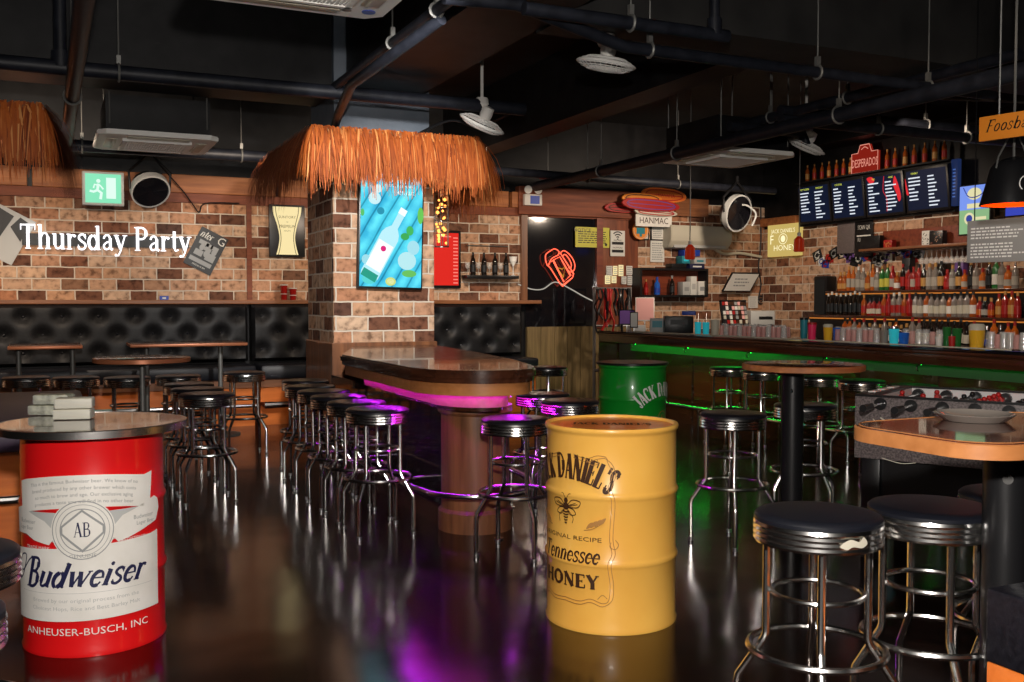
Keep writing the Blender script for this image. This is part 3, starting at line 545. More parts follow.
# ================================================================== THATCHED ROOF ROUND THE PILLAR
def thatch(x0, x1, y0, y1, label, sides, seed):
    rr = random.Random(seed); t = thing('thatched_canopy', label, 'thatch', ((x0+x1)/2, (y0+y1)/2, 2.85)); cx, cy = (x0+x1)/2, (y0+y1)/2
    hx, hy = (x1-x0)/2, (y1-y0)/2
    b = nb(); tube(b, [(-hx,-hy,0),(hx,-hy,0),(hx,hy,0),(-hx,hy,0)], .025, 8, True)
    for px_, py_ in ((-.475,-hy),(.475,-hy)):
        if x1 > 0: tube(b, [(px_,py_,0),(px_,py_+.35,0)], .02, 6)
    obj('pole_frame', b, MT['mwoodx'], t)
    b = nb()
    def strand(px_, py_, ox, oy):
        L_ = rr.uniform(.36,.45) if rr.random() < .85 else rr.uniform(.42,.58); w = rr.uniform(.004,.010); fl = rr.uniform(.03,.12)
        if ox != 0 and oy == 0: L_ *= 1.2; fl *= 2.2
        zz = rr.uniform(-.01,.055); tx, ty = -oy, ox; dr = rr.gauss(0,.035); n = 5; pts = []
        for k in range(n):
            s = k/(n-1); out = fl*math.sin(s*1.5)+.02; z = zz+.03*math.sin(s*PI)-L_*s**1.15
            pts.append(Vector((px_+ox*out+tx*dr*s, py_+oy*out+ty*dr*s, z)))
        tt = Vector((tx,ty,0)); prev = None
        for k, p in enumerate(pts):
            ww = w*(1-.75*(k/(n-1))**2)
            v = (b.verts.new(p-tt*ww), b.verts.new(p+tt*ww))
            if prev: b.faces.new((prev[0],prev[1],v[1],v[0]))
            prev = v
    dens = 950
    if 'f' in sides:
        for i in range(int(2*hx*dens)): strand(rr.uniform(-hx,hx), -hy+rr.uniform(-.01,.05), 0, -1)
    if 'l' in sides:
        for i in range(int(2*hy*dens*.45)): strand(-hx+rr.uniform(-.02,.04), rr.uniform(-hy,hy), -1, 0)
    if 'r' in sides:
        for i in range(int(2*hy*dens*.8)): strand(hx-rr.uniform(-.02,.04), rr.uniform(-hy,hy), 1, 0)
    for q, (sx, sy) in enumerate(((-1,-1),(1,-1))):
        for i in range(110):
            a = rr.uniform(0, PI/2); ox, oy = sx*math.cos(a), sy*math.sin(a); strand(sx*hx*.985, sy*hy*.985, ox, oy)
    obj('palm_fronds', b, MT['thatch'], t, smooth=0, kind='stuff')
thatch(2.03, 3.52, 8.28, 10.0, 'orange thatched palm canopy wrapped round the brick pillar with the tall screen', 'flr', 3)
thatch(-1.95, -.02, 8.25, 9.9, 'orange thatched palm canopy cut by the left edge of the picture', 'fr', 5)
# warm wire lantern hanging from the canopy at the pillar's right side
t = thing('wire_lantern', 'glowing warm wire lantern hanging at the right side of the brick pillar', 'lantern', (3.43, 8.95, 1.95))
b = nb()
for k in range(6): a = k*PI/3; tube(b, [(.07*math.cos(a),.07*math.sin(a),0),(.07*math.cos(a),.07*math.sin(a),.5),(0,0,.6)], .004, 5)
for z in (0,.12,.25,.38,.5): ring(b, .07, z, .004, n=18, seg=5)
tube(b, [(0,0,.6),(0,0,.9)], .004, 5); obj('wire_frame', b, MT['steel'], t)
b = nb(); rr = random.Random(4)
for k in range(26): bmesh.ops.create_icosphere(b, subdivisions=1, radius=.012+.008*rr.random(), matrix=Matrix.Translation((rr.uniform(-.045,.045), rr.uniform(-.045,.045), rr.uniform(.03,.47))))
obj('fairy_lights', b, MT['e_warm'], t)

# ================================================================== TALL SCREEN ON THE PILLAR
xs0, zs0 = B(357.5, 289, 8.58); xs1, zs1 = B(422, 180, 8.58)
W = xs1-xs0; H = 1.13
t = thing('advertising_screen', 'tall lit screen with a tropical drink advert on the brick pillar', 'screen', ((xs0+xs1)/2, 8.6, zs0), roll=R(1.4)); w = W/2
b = nb(); box(b, -w, w, -.02, .04, 0, H, .008); obj('bezel', b, MT['blackp'], t)
b = nb(); quad(b, -w+.015, w-.015, .02, H-.02, .0205); obj('display', b, MT['tv'], t, smooth=0)
def onscreen(u, v): return (-w+.015+u*(2*w-.03), .02+v*(H-.04))
def shp(P, col, s=1, d=.0215, name='advert_picture'):
    b = nb(); flat(b, [onscreen(*q) for q in P], d); obj(name, b, E(col, s), t, smooth=0)
def rot(P, cx, cy, ang):
    c, s = math.cos(R(ang)), math.sin(R(ang)); k = H/(2*w)
    return [(cx+(x*c-y*s), cy+(x*s+y*c)/k) for x, y in P]
bo = [(-.13,-.62),(.13,-.62),(.15,-.55),(.15,.12),(.12,.2),(.055,.28),(.055,.5),(-.055,.5),(-.055,.28),(-.12,.2),(-.15,.12),(-.15,-.55)]
shp(rot(bo, .42, .36, -28), (.45,.78,.86), 1.15)
shp(rot([(-.13,-.45),(.13,-.45),(.13,.0),(-.13,.0)], .42, .36, -28), (.85,.93,.95), 1.2, .0225, 'bottle_label')
shp(rot([(-.06,.5),(.06,.5),(.06,.6),(-.06,.6)], .42, .36, -28), (.85,.9,.95), 1.2, .0225)
shp(rot(ellp(0,-.1,.045,.045,14), .42, .36, -28), (.75,.02,.2), 1, .0235)
shp(rot([(-.13,-.62),(.13,-.62),(.13,-.5),(-.13,-.5)], .42, .36, -28), (.02,.35,.25), 1, .0225)
for (u,v,ru,rv,c) in ((.76,.22,.15,.075,(.5,.85,.9)),(.86,.33,.10,.06,(.4,.78,.88)),(.22,.72,.10,.05,(.6,.9,.95)),(.26,.80,.08,.035,(.7,.93,.96)),(.5,.045,.085,.035,(.65,.75,.2)),(.5,.045,.06,.024,(.8,.85,.45)),(.80,.115,.12,.03,(.15,.55,.12)),(.72,.42,.07,.03,(.05,.42,.1)),(.8,.47,.06,.04,(.06,.5,.12)),(.97,.6,.05,.07,(.15,.6,.1)),(.1,.22,.07,.04,(.35,.75,.85)),(.03,.6,.03,.03,(.1,.55,.15)),(.32,.62,.06,.03,(.02,.3,.45)),(.16,.06,.12,.04,(.1,.7,.7))):
    shp(ellp(u, v, ru, rv, 18), c, 1, .0218)
b = nb(); text(b, 'VACATION IS A', .08, H*.845, .022, .0235); text(b, 'STATE OF MIND', .08, H*.81, .022, .0235); text(b, '43% ALC.', .13, H*.755, .03, .0235); text(b, 'LIVE', .16, H*.9, .018, .0235)
obj('advert_lettering', b, E((.8,.95,1), 1.3), t, smooth=0)
b = nb(); text(b, 'PITU', .15, H*.925, .025, .0235); b.free()
b = nb(); flat(b, ellp(.115, H*.915, .012, .012, 12), .0235); obj('advert_emblem', b, E((.75,.02,.2), 1), t, smooth=0)

# ================================================================== THE BOOTHS ALONG THE BACK WALL
def booth(px0, px1, label, rail=True, seed=1):
    x0 = B(px0, 330, 11.9)[0]; x1 = B(px1, 330, 11.9)[0]; L_ = x1-x0
    t = thing('booth_bench', label, 'booth', (x0, YW, 0)); b = nb()
    nx = max(8, int(L_/.035)); nz = 20; z0, z1 = .72, 1.39; tf = []
    for r_ in range(3):
        k = 0
        while k*.38+.19*(r_%2)+.12 < L_: tf.append((.12+k*.38+.19*(r_%2), 1.26-.20*r_)); k += 1
    G_ = []
    for i in range(nx+1):
        row = []
        for j in range(nz+1):
            x = L_*i/nx; z = z0+(z1-z0)*j/nz; d = 0
            for tx, tz in tf:
                q = ((x-tx)**2+(z-tz)**2)
                if q < .05: d += .075*math.exp(-q/.0045)
            e = min(x, L_-x, z-z0, z1-z)/.06; e = min(1, e); y = -.20-.06*math.sqrt(max(0, 1-(1-e)**2))+d
            row.append(b.verts.new((x, y, z)))
        G_.append(row)
    for i in range(nx):
        for j in range(nz): b.faces.new((G_[i][j], G_[i+1][j], G_[i+1][j+1], G_[i][j+1]))
    back = [b.verts.new((x, -.06, z)) for x, z in ((0,z0),(L_,z0),(L_,z1),(0,z1))]
    b.faces.new([back[3], back[2]]+[G_[i][nz] for i in range(nx, -1, -1)]); b.faces.new([back[0], back[1]][::-1]+[G_[i][0] for i in range(nx+1)])
    b.faces.new([back[0], back[3]]+[G_[0][j] for j in range(nz, -1, -1)]); b.faces.new([back[2], back[1]]+[G_[nx][j] for j in range(nz+1)]); b.faces.new(back)
    bk = obj('backrest', b, MT['tuft'], t)
    for tx, tz in tf:
        b = nb(); bmesh.ops.create_icosphere(b, subdivisions=1, radius=.014); obj('button', b, MT['leather'], bk, loc=(tx, -.20, tz))
    b = nb(); box(b, 0, L_, -.75, -.2, .53, .70, .035); obj('seat_cushion', b, MT['bluelea'], t)
    b = nb(); box(b, .01, L_-.01, -.69, -.1, .44, .53); obj('seat_frame', b, MT['mwoodx'], t)
    b = nb(); box(b, .01, L_-.01, -.66, -.1, .0, .44); obj('base_panel', b, MT['orangew'], t)
    if rail:
        b = nb(); tube(b, [(.02,-.66,.25),(.02,-.85,.25),(L_-.02,-.85,.25),(L_-.02,-.66,.25)], .02, 10); obj('foot_rail', b, MT['chrome'], t)
    return t
booth(-30, 250, 'long black button tufted booth under the glowing wall lettering', True)
booth(254, 350, 'short black tufted booth between the long booth and the brick pillar', True)
booth(400, 526, 'black tufted booth under the small bottle shelf, behind the island bar', False)
# free standing bench block at the left
t = thing('bench_seat', 'wide black padded bench with a painted purple sheen in front of the booth, left edge', 'bench', (-1.1, 6.4, 0))
b = nb(); box(b, -1.0, 1.34, 0, 2.5, .55, .70, .03); obj('seat_cushion', b, MT['sheenlea'], t)
b = nb(); box(b, -.96, 1.30, .05, 2.45, 0, .55); obj('base_panel', b, MT['orangew'], t)
b = nb(); tube(b, [(-1,.05,.3),(-1,-.12,.3),(1.36,-.12,.3),(1.45,0,.3),(1.45,2.4,.3),(1.30,2.4,.3)], .02, 10); obj('foot_rail', b, MT['chrome'], t)
t = thing('booth_divider', 'tall black padded divider at the left edge behind the bench', 'divider', (-.9, 9.2, 0))
b = nb(); box(b, -.3, .42, 0, .25, 0, 1.40, .03); obj('padded_panel', b, MT['leather'], t)
b = nb(); box(b, -.32, .44, -.02, .27, 1.40, 1.43, .006); obj('top_rail', b, MT['mwoodx'], t)

# ================================================================== TABLES
def rect_table(px0, px1, py, z, dep, label, legs, yaw=0):
    xa, ya = F(px0, py, z); xb, yb_ = F(px1, py, z); y = (ya+yb_)/2; xb = xa+(xb-xa)
    # both ends found on one line parallel to the wall
    d0 = ray(px0, py); d1 = ray(px1, py); xa = d0.x*y/d0.y; xb = d1.x*y/d1.y
    t = thing('high_table', label, 'table', ((xa+xb)/2, y+dep/2, 0)); h = (xb-xa)/2
    b = nb(); box(b, -h, h, -dep/2, dep/2, z-.04, z, .008); obj('tabletop', b, MT['dwoodx'], t)
    b = nb(); box(b, -h-.006, h+.006, -dep/2-.006, dep/2+.006, z-.036, z-.006, .004); obj('edge_band', b, MT['copper'], t)
    for lx in legs:
        b = nb(); tube(b, [(lx*h,0,.02),(lx*h,0,z-.04)], .025, 12); lathe(b, [(.001,0),(.2,0),(.2,.015),(.03,.03),(.001,.03)], 28, (lx*h,0,0)); obj('leg', b, MT['zinc'], t)
    return t
rect_table(8, 82, 345.5, 1.0, .6, 'narrow high wooden table before the tufted booth, far left', (-.75,.75))
rect_table(131, 247, 343, 1.0, .6, 'long high wooden table before the tufted booth, right of the far left one', (-.7,.6))
def round_table(px, py, z, r, label, th=.04, pole=.02, pm='zinc', edge='copper', top='dwoodx', off=(0,0), base=.16, loc=None):
    x, y = loc or F(px, py, z); t = thing('round_table', label, 'table', (x, y, 0))
    b = nb(); lathe(b, [(.001,z-th),(r-.01,z-th),(r-.004,z-th+.004),(r-.004,z-.004),(r-.01,z),(.001,z)], 64); obj('tabletop', b, MT[top], t)
    b = nb(); rings(b, [[((r+dr)*math.cos(2*PI*j/64), (r+dr)*math.sin(2*PI*j/64), zz) for j in range(64)] for dr, zz in ((-.008,z-th+.001),(.004,z-th+.005),(.004,z-.006),(-.008,z-.001))], True); obj('edge_band', b, MT[edge], t)
    b = nb(); tube(b, [(off[0],off[1],.03),(off[0],off[1],z-th)], pole, 20); lathe(b, [(.001,z-th-.02),(.14,z-th-.02),(.14,z-th),(.001,z-th)], 24, (off[0],off[1],0)); obj('pole', b, MT[pm], t)
    b = nb(); lathe(b, [(.001,0),(base,0),(base,.012),(.06,.04),(.001,.04)], 36, (off[0],off[1],0)); obj('base', b, MT[pm], t)
    if pm != 'zinc':
        a = math.atan2(-x, y) if False else math.atan2(-x-off[0], y+off[1])
        b = nb(); lathe(b, [(.001,-.012),(.010,-.010),(.012,0),(.001,0)], 10)
        bmesh.ops.rotate(b, verts=b.verts, matrix=Matrix.Rotation(PI/2,3,'X')); 
        obj('bolt', b, MT['chrome'], t, loc=(off[0]+math.sin(a)*pole, off[1]-math.cos(a)*pole, z-.16))
    return t
round_table(142, 357, 1.0, .35, 'round wooden high table on a thin chrome pole, behind the red drum')
round_table(803, 363.5, 1.05, .355, 'round wooden high table on a thick black pole in front of the bar', .04, .066, 'blackp', 'trimw', off=(-.06,.02), base=.14)
t = thing('high_table', 'wooden high table with rounded corners and an orange edge, nearest at the right', 'table', (2.60, 2.06, 0))
def rrect(hx, hy, r, n=8):
    out = []
    for cx_, cy_, a0 in ((hx-r,hy-r,0),(-hx+r,hy-r,90),(-hx+r,-hy+r,180),(hx-r,-hy+r,270)):
        out += [(cx_+r*math.cos(R(a0+90*k/n)), cy_+r*math.sin(R(a0+90*k/n))) for k in range(n+1)]
    return out
b = nb(); slab(b, rrect(.42,.27,.14), 1.005, 1.05); obj('tabletop', b, MT['redlac'], t)
b = nb(); o_, i_ = rrect(.426,.276,.146), rrect(.41,.26,.13); rings(b, [[(x,y,z) for x,y in P] for P, z in ((i_,1.003),(o_,1.006),(o_,1.044),(i_,1.0515))], True); obj('edge_band', b, MT['edgew'], t)
b = nb(); tube(b, [(-.01,.0,.02),(-.01,.0,1.005)], .062, 28); obj('pole', b, MT['blackp'], t)
b = nb(); lathe(b, [(.001,0),(.08,0),(.08,.02),(.001,.02)], 32, (-.01,0,0)); obj('base', b, MT['blackp'], t)
b = nb(); lathe(b, [(.001,-.014),(.012,-.012),(.015,0),(.001,0)], 12); bmesh.ops.rotate(b, verts=b.verts, matrix=Matrix.Rotation(PI/2,3,'X')); obj('bolt', b, MT['chrome'], t, loc=(-.01-.045,-.045,.90), rot=(0,0,-PI/4))
# padded box beside it
x, y = F(985, 587, .66)
t = thing('padded_box', 'black padded box on an orange wooden base in the bottom right corner', 'box', (x, y, 0))
b = nb(); box(b, 0, .5, -.55, 0, .46, .66, .012); obj('padded_top', b, MT['leather'], t)
b = nb(); box(b, .005, .495, -.545, -.005, 0, .46, .004); obj('wooden_base', b, MT['orangew'], t)
# hanging napkin holder etc. on the near table: a glass ashtray disc
x, y = 2.62, 2.2
o = obj('glass_dish', lathe(nb(), [(.001,.0),(.09,.0),(.12,.022),(.115,.024),(.085,.008),(.001,.008)], 36), MT['clearb'], loc=(x+.0, y, 1.051)); tag(o, 'flat clear glass dish on the nearest round table', 'dish')

# ================================================================== STOOLS
def make_stool(label, loc, rz=0, m='leather'):
    t = thing('bar_stool', label, 'stool', (*loc, 0), rz, 'chrome bar stools with black round seats')
    b = nb(); lathe(b, [(.001,.69),(.178,.69),(.186,.695),(.186,.745),(.193,.750),(.193,.760),(.184,.768),(.15,.772),(.001,.774)], 48); obj('seat', b, MT[m], t)
    b = nb(); lathe(b, [(.18,.680),(.192,.682),(.196,.690),(.192,.698),(.196,.706),(.192,.714),(.196,.722),(.192,.730),(.196,.738),(.193,.748),(.182,.748)], 48); obj('chrome_band', b, MT['chrome'], t)
    for k in range(4):
        a = PI/4+k*PI/2; c, s = math.cos(a), math.sin(a)
        b = nb(); tube(b, [(c*r_, s*r_, z) for r_, z in ((.152,.69),(.152,.385),(.158,.365),(.236,.245),(.240,.225),(.240,.012))], .0125, 10); g = obj('leg', b, MT['chrome'], t)
        b = nb(); lathe(b, [(.001,0),(.0148,0),(.0148,.022),(.001,.024)], 12, (c*.240,s*.240,0)); obj('foot_cap', b, MT['steel'], g)
    b = nb(); ring(b, .138, .52, .009, n=40); obj('upper_ring', b, MT['chrome'], t)
    b = nb(); ring(b, .205, .345, .0115, n=48); obj('foot_ring', b, MT['chrome'], t)
    return t
sx, sy = F(818, 510.5, .775)
stool0 = make_stool('nearest black bar stool, its whole seat and chrome rings in view at lower right', (sx, sy), R(8), 'bluelea')
stool1 = None
SD = 'on the left side of the island bar'
STOOLS = [                               # position either from the photograph (pixel) or measured on the floor ('m')
 (931,503,'black bar stool just right of and behind the nearest one, lower right',20,0),
 (1020,491,'black bar stool mostly cut by the right edge, behind the thick black pole',50,0),
 (733,411.5,'lone black bar stool between the yellow drum and the black table pole',12,1),
 (805,403,'black bar stool half hidden behind the black pole of the round table',45,1),
 ('m',(6.17,5.27),'bar stool at the green lit counter, right half of the foosball table',0,1),
 ('m',(6.17,5.76),'bar stool at the green lit counter, left half of the foosball table',0,1),
 ('m',(6.17,6.30),'bar stool at the green lit counter beside the left end of the foosball table',0,1),
 ('m',(6.17,6.80),'bar stool at the green lit counter just right of the black table pole',0,1),
 ('m',(6.17,7.57),'bar stool at the green lit counter, second from its far end',0,1),
 ('m',(6.17,8.09),'bar stool at the green lit counter, furthest along it from the camera',0,1),
 ('m',(2.38,5.06),'black bar stool at the rounded end of the island bar, beside the yellow drum',45,1),
 ('m',(3.14,5.82),'bar stool behind the island bar, right above the yellow drum rim',0,1),
 ('m',(3.20,6.34),'bar stool behind the island bar with a red sheen, behind two others',0,1),
 (548,366,'far bar stool against the wooden wainscot behind the island bar',20,1),
 ('m',(1.83,5.88),'nearest bar stool of the row '+SD,0,1),
 ('m',(1.83,6.34),'second nearest bar stool of the row '+SD,0,1),
 ('m',(1.83,6.79),'third nearest bar stool of the row '+SD,0,1),
 ('m',(1.84,7.24),'fourth nearest bar stool of the row '+SD,0,1),
 ('m',(1.85,7.70),'fifth nearest bar stool of the row '+SD,0,1),
 ('m',(1.95,8.28),'furthest bar stool of the row on the left of the island bar',0,1),
 ('m',(1.02,7.36),'front stool of the cluster of three right of the red drum',0,1),
 ('m',(1.02,7.84),'middle stool of the cluster of three right of the red drum',0,1),
 ('m',(1.02,8.33),'rear stool of the cluster of three right of the red drum',0,1),
 (244,371,'black stool standing alone before the short booth, under the long table end',0,1),
 (26,376,'black stool before the long booth, furthest left under the far left table',0,1),
 (76,376,'black stool before the long booth, second from the left',0,1),
 (127,376,'black stool before the long booth, left of the round table pole',0,1),
(178,374.5,'black stool before the long booth, under the middle of the long table',0,1),
 (-62,550,'rear of two dark bar stools cut by the lower left edge',0,0),
 (-98,612,'front of two dark bar stools cut by the lower left edge',0,0),
]
proto2 = None
for px_, py_, lb, rz_, kd in STOOLS:
    x, y = py_ if px_ == 'm' else F(px_, py_, .775)
    if kd == 1 and proto2 is None:
        proto2 = make_stool(lb, (x, y), R(rz_)); continue
    dup(proto2 if kd else stool0, (x, y, 0), R(rz_), lb)
b = nb(); 
for k in range(9): q = rnd.uniform(-.03,.03); zz = rnd.uniform(.70,.735); quad(b, q-.012, q+.012, zz-.008, zz+.006)
b = nb(); flat(b, smoothpts([(-.04,.712),(-.01,.73),(.02,.722),(.035,.735),(.05,.715),(.03,.703),(.0,.708),(-.02,.70)], 4, True), .0005)
tape = obj('torn_tape', wrap(b, .1975, R(-12)), MT['cream'], stool0, label='torn patch of pale tape')
tape.rotation_euler = (0,0,-R(8))
# ================================================================== ISLAND BAR
def offset_poly(P, d):                   # shrink a counter-clockwise outline by d
    n = len(P); out = []
    for i in range(n):
        a, b, c = Vector(P[i-1]), Vector(P[i]), Vector(P[(i+1)%n]); e1 = (b-a).normalized(); e2 = (c-b).normalized()
        n1 = Vector((-e1.y, e1.x)); n2 = Vector((-e2.y, e2.x)); m_ = (n1+n2)/(1+max(-.5, n1.dot(n2))); out.append(tuple(b+m_*d))
    return out
t = thing('island_bar', 'island bar with a rounded end and purple glow, running to the brick pillar', 'bar', (2.5, 6.5, 0)); ox, oy = 2.5, 6.5
front = smoothpts([(1.95,5.62),(2.02,5.38),(2.2,5.2),(2.42,5.16),(2.6,5.26),(2.72,5.5)], 5)
top = [(2.44,8.58),(1.97,7.25)]+front+[(2.90,6.2),(3.05,7.2),(3.2,8.58)]
top = [(x-ox, y-oy) for x, y in top]
b = nb(); slab(b, offset_poly(top,.012), 1.015, 1.03); slab(b, top, .985, 1.017); obj('countertop', b, MT['dwoody'], t)
b = nb(); A0, A1 = offset_poly(top,.012), offset_poly(top,.05); rings(b, [[(x,y,z) for x,y in P] for P, z in ((A1,.95),(A0,.955),(A0,.987),(A1,.987))], True); obj('edge_molding', b, MT['dwoody'], t)
b = nb(); A0, A1 = offset_poly(top,.035), offset_poly(top,.06); rings(b, [[(x,y,z) for x,y in P] for P, z in ((A1,.88),(A0,.88),(A0,.955),(A1,.955))], True); obj('fascia', b, MT['edgew'], t)
ap = offset_poly(top, .17); ap[0] = (ap[0][0]+.08, 2.07); ap[-1] = (ap[-1][0], 2.07)
b = nb(); slab(b, ap, .80, .985); obj('apron', b, MT['rosy'], t)
b = nb(); slab(b, offset_poly(ap, .03), .775, .80); obj('apron_molding', b, MT['dwoody'], t)
b = nb(); box(b, -.25, .12, -.75, 2.08, .02, .78); obj('side_panel', b, MT['gloss'], t)
b = nb(); lathe(b, [(.001,0),(.235,0),(.235,.12),(.215,.14),(.215,.72),(.235,.74),(.235,.78),(.001,.78)], 48, (-.07,-.74,0)); obj('rounded_column', b, MT['mwoodz'], t)
b = nb(); box(b, -.27, .15, -.75, 2.08, 0, .12); obj('plinth', b, MT['dwoody'], t)
lp = offset_poly(top, .085)
left = [(lp[i][0], lp[i][1], .895) for i in range(1, 22)]
b = nb(); tube(b, left, .006, 6); obj('light_strip', b, MT['e_purple'], t, label='purple light strip')
b = nb(); tube(b, [(p[0], p[1], .895) for p in lp[23:-1]], .006, 6); obj('light_strip', b, MT['e_purple'], t, label='purple light strip')
for k, (x, y) in enumerate([(2.125,7.0),(2.125,6.5),(2.125,6.0),(2.16,5.62),(2.46,5.33)]):
    b = nb(); dx = -.03 if x < 2.3 else 0; dy = 0 if x < 2.3 else -.03
    tube(b, [(x-ox,y-oy,.90),(x-ox+dx,y-oy+dy,.905),(x-ox+dx*1.6,y-oy+dy*1.6,.885),(x-ox+dx*1.6,y-oy+dy*1.6,.865),(x-ox+dx*.8,y-oy+dy*.8,.858)], .006, 8)
    obj('purse_hook', b, MT['chrome'], t)
rail = [(x*1.0, y, .26) for x, y in [(-.46,1.0),(-.46,-.2),(-.44,-.62)]+[(-.07+.36*math.cos(a), -.74+.36*math.sin(a)) for a in [PI+.35+i*(PI-.7)/10 for i in range(11)]]+[(.36,-.6),(.42,0),(.5,1.0)]]
b = nb(); tube(b, rail, .019, 12); obj('foot_rail', b, MT['chrome'], t)
for (x, y, x2, y2) in ((-.46,.7,-.25,.7),(-.46,-.3,-.25,-.3),(-.07,-1.10,-.07,-.94),(.385,-.3,.12,-.3)):
    b = nb(); tube(b, [(x,y,.26),(x,y,0)], .011, 8); lathe(b, [(.001,0),(.03,0),(.03,.008),(.001,.01)], 14, (x,y,0)); tube(b, [(x,y,.26),(x2,y2,.26)], .011, 8); obj('rail_post', b, MT['chrome'], t)

# ================================================================== DRUMS
def drum_body(rad=.29, h=.88):
    pr = [(.001,.012),(rad-.02,.012),(rad-.012,.0),(rad+.004,.0),(rad+.006,.012),(rad,.025)]
    for zc in (.30*h/.88, .59*h/.88): pr += [(rad,zc-.022),(rad+.005,zc-.012),(rad+.010,zc),(rad+.005,zc+.012),(rad,zc+.022)]
    pr += [(rad,h-.035),(rad+.002,h-.025),(rad+.008,h-.02),(rad+.010,h-.008),(rad+.006,h),(rad-.008,h),(rad-.012,h-.008),(rad-.012,h-.02),(.001,h-.018)]
    return lathe(nb(), pr, 96)
def archz(z, drop, w): return lambda X, Z: (X, Z-drop*(X/w)**2)
# --- red drum
rx, ry = .166, 4.56
t = thing('drum_table', 'red drum with a big white label and a round top, on the left', 'table', (rx, ry, 0))
bd = drum_body(.280, .895); obj('drum', bd, MT['red'], t, smooth=50)
b = nb(); lathe(b, [(.001,.896),(.367,.896),(.372,.900),(.372,.912),(.368,.916),(.001,.916)], 80); obj('tabletop', b, MT['pinktop'], t)
b = nb(); rings(b, [[((.372+dr)*math.cos(2*PI*j/80), (.372+dr)*math.sin(2*PI*j/80), zz) for j in range(80)] for dr, zz in ((-.006,.884),(.005,.886),(.006,.915),(-.006,.9175))], True); obj('edge_band', b, MT['satin'], t)
LA = R(-11); OF = .0115
def part(name, b, m, lab=None, ang=LA, rad=.29):
    if ang == LA:
        rad = .280
        for v in b.verts: v.co.x *= .92; v.co.z += .0
    return obj(name, wrap(b, rad, ang), MT[m] if isinstance(m, str) else m, t, smooth=60, label=lab)
b = nb(); flat(b, [(-.352,.145),(.345,.155),(.345,.47),(.30,.462),(-.30,.432),(-.352,.425)], OF); lp_ = part('label_panel', b, 'label', 'white lower label panel')
b = nb(); bow = lambda X, Z: (X, Z-.35*X*X)
P = [bow(-.265+.53*i/12, .735) for i in range(13)]; Q = [bow(.265-.53*i/12, .605) for i in range(13)]
flat(b, [(-.31,.70),(-.265,.712)]+P[1:-1]+[(.265,.712),(.31,.722),(.295,.565),(.265,.58)]+Q[1:-1]+[(-.265,.58),(-.305,.565)], OF); part('label_banner', b, 'label', 'white arched upper banner')
b = nb(); flat(b, [(-.36,.585),(-.30,.60),(-.16,.55),(-.10,.50),(-.14,.455),(-.22,.47),(-.27,.49),(-.35,.488)], OF); part('label_ribbon', b, 'label'); b = nb(); flat(b, [(.35,.60),(.325,.615),(.16,.56),(.10,.50),(.14,.455),(.20,.47),(.28,.495),(.335,.51),(.36,.56)], OF); part('label_ribbon', b, 'label')
b = nb(); flat(b, [(-.31,.585),(.31,.585),(.22,.5),(.10,.46),(-.10,.46),(-.22,.5)], OF-.001); part('label_shade_art', b, 'lgreyp')
b = nb(); flat(b, ellp(0,.515,.128,.122,40), OF+.001); part('label_medallion', b, 'label')
b = nb()
for q, w_ in ((.121,.004),(.106,.0022),(.088,.004)): stroke(b, ellp(0,.515,q,q*.96,48)+[(q,.515)], w_, OF+.0018)
flat(b, [(0,.598),(.088,.53),(.088,.50),(0,.425),(-.088,.50),(-.088,.53)], OF+.0014); part('label_medallion_art', b, 'greyp')
b = nb(); flat(b, [(0,.588),(.078,.527),(.078,.503),(0,.437),(-.078,.503),(-.078,.527)], OF+.0022); part('label_crest', b, 'label')
b = nb(); serif(b, 'AB', 0, .488, .058, .8, wt=.8, d=OF+.003); part('monogram_lettering', b, 'navy')
b = nb(); serif(b, 'B', -.27, .280, .125, .78, .28, wt=1.15, d=OF+.0015, center=False); serif(b, 'udweiser', -.205, .287, .098, 1.0, .42, .0, wt=1.2, d=OF+.0015, center=False)
stroke(b, smoothpts([(-.335,.30),(-.30,.325),(-.27,.40),(-.30,.405),(-.325,.37),(-.30,.34),(-.24,.395),(-.19,.40)], 6), .006, OF+.0016)
wm = part('name_lettering', b, 'navy')
b = nb(); rr = random.Random(3)
for k, s_ in enumerate(['Brewed by our original process from the', 'Choicest Hops, Rice and Best Barley Malt']): text(b, s_, 0, .225-k*.032, .016, OF+.0012, sx=1.25)
stroke(b, [(-.30,.262),(.30,.262)], .0015, OF+.0012); part('label_small_print', b, 'lgreyp')
b = nb()
for k, s_ in enumerate(['This is the famous Budweiser beer. We know of no', 'brand produced by any other brewer which costs', 'so much to brew and age. Our exclusive aging', 'produces a taste you will find in no other beer']): text(b, s_, 0, .705-k*.027, .0145, OF+.0014, sx=1.25)
for v in b.verts: v.co.z -= .35*v.co.x**2; v.co.x *= .88
part('banner_lettering', b, 'greyp')
for sg in (-1, 1): b = nb(); text(b, 'Budweiser', sg*.26, .535, .018, OF+.0014); text(b, 'Lager Beer', sg*.27, .51, .016, OF+.0014); part('ribbon_lettering', b, 'greyp')
b = nb(); text(b, 'TRADE MARK', -.20, .435, .014, OF+.001, sx=1.1); part('small_white_lettering', b, 'label'); b = nb(); text(b, 'REGISTERED', .21, .452, .014, OF+.001, sx=1.1); part('small_white_lettering', b, 'label'); b = nb(); text(b, 'ANHEUSER-BUSCH, INC', 0, .092, .030, OF, sx=1.25); part('white_lettering', b, 'label')
b = nb(); text(b, 'GENUINE', 0, .405, .014, OF+.002, sx=1.3); part('label_scroll_lettering', b, 'greyp')
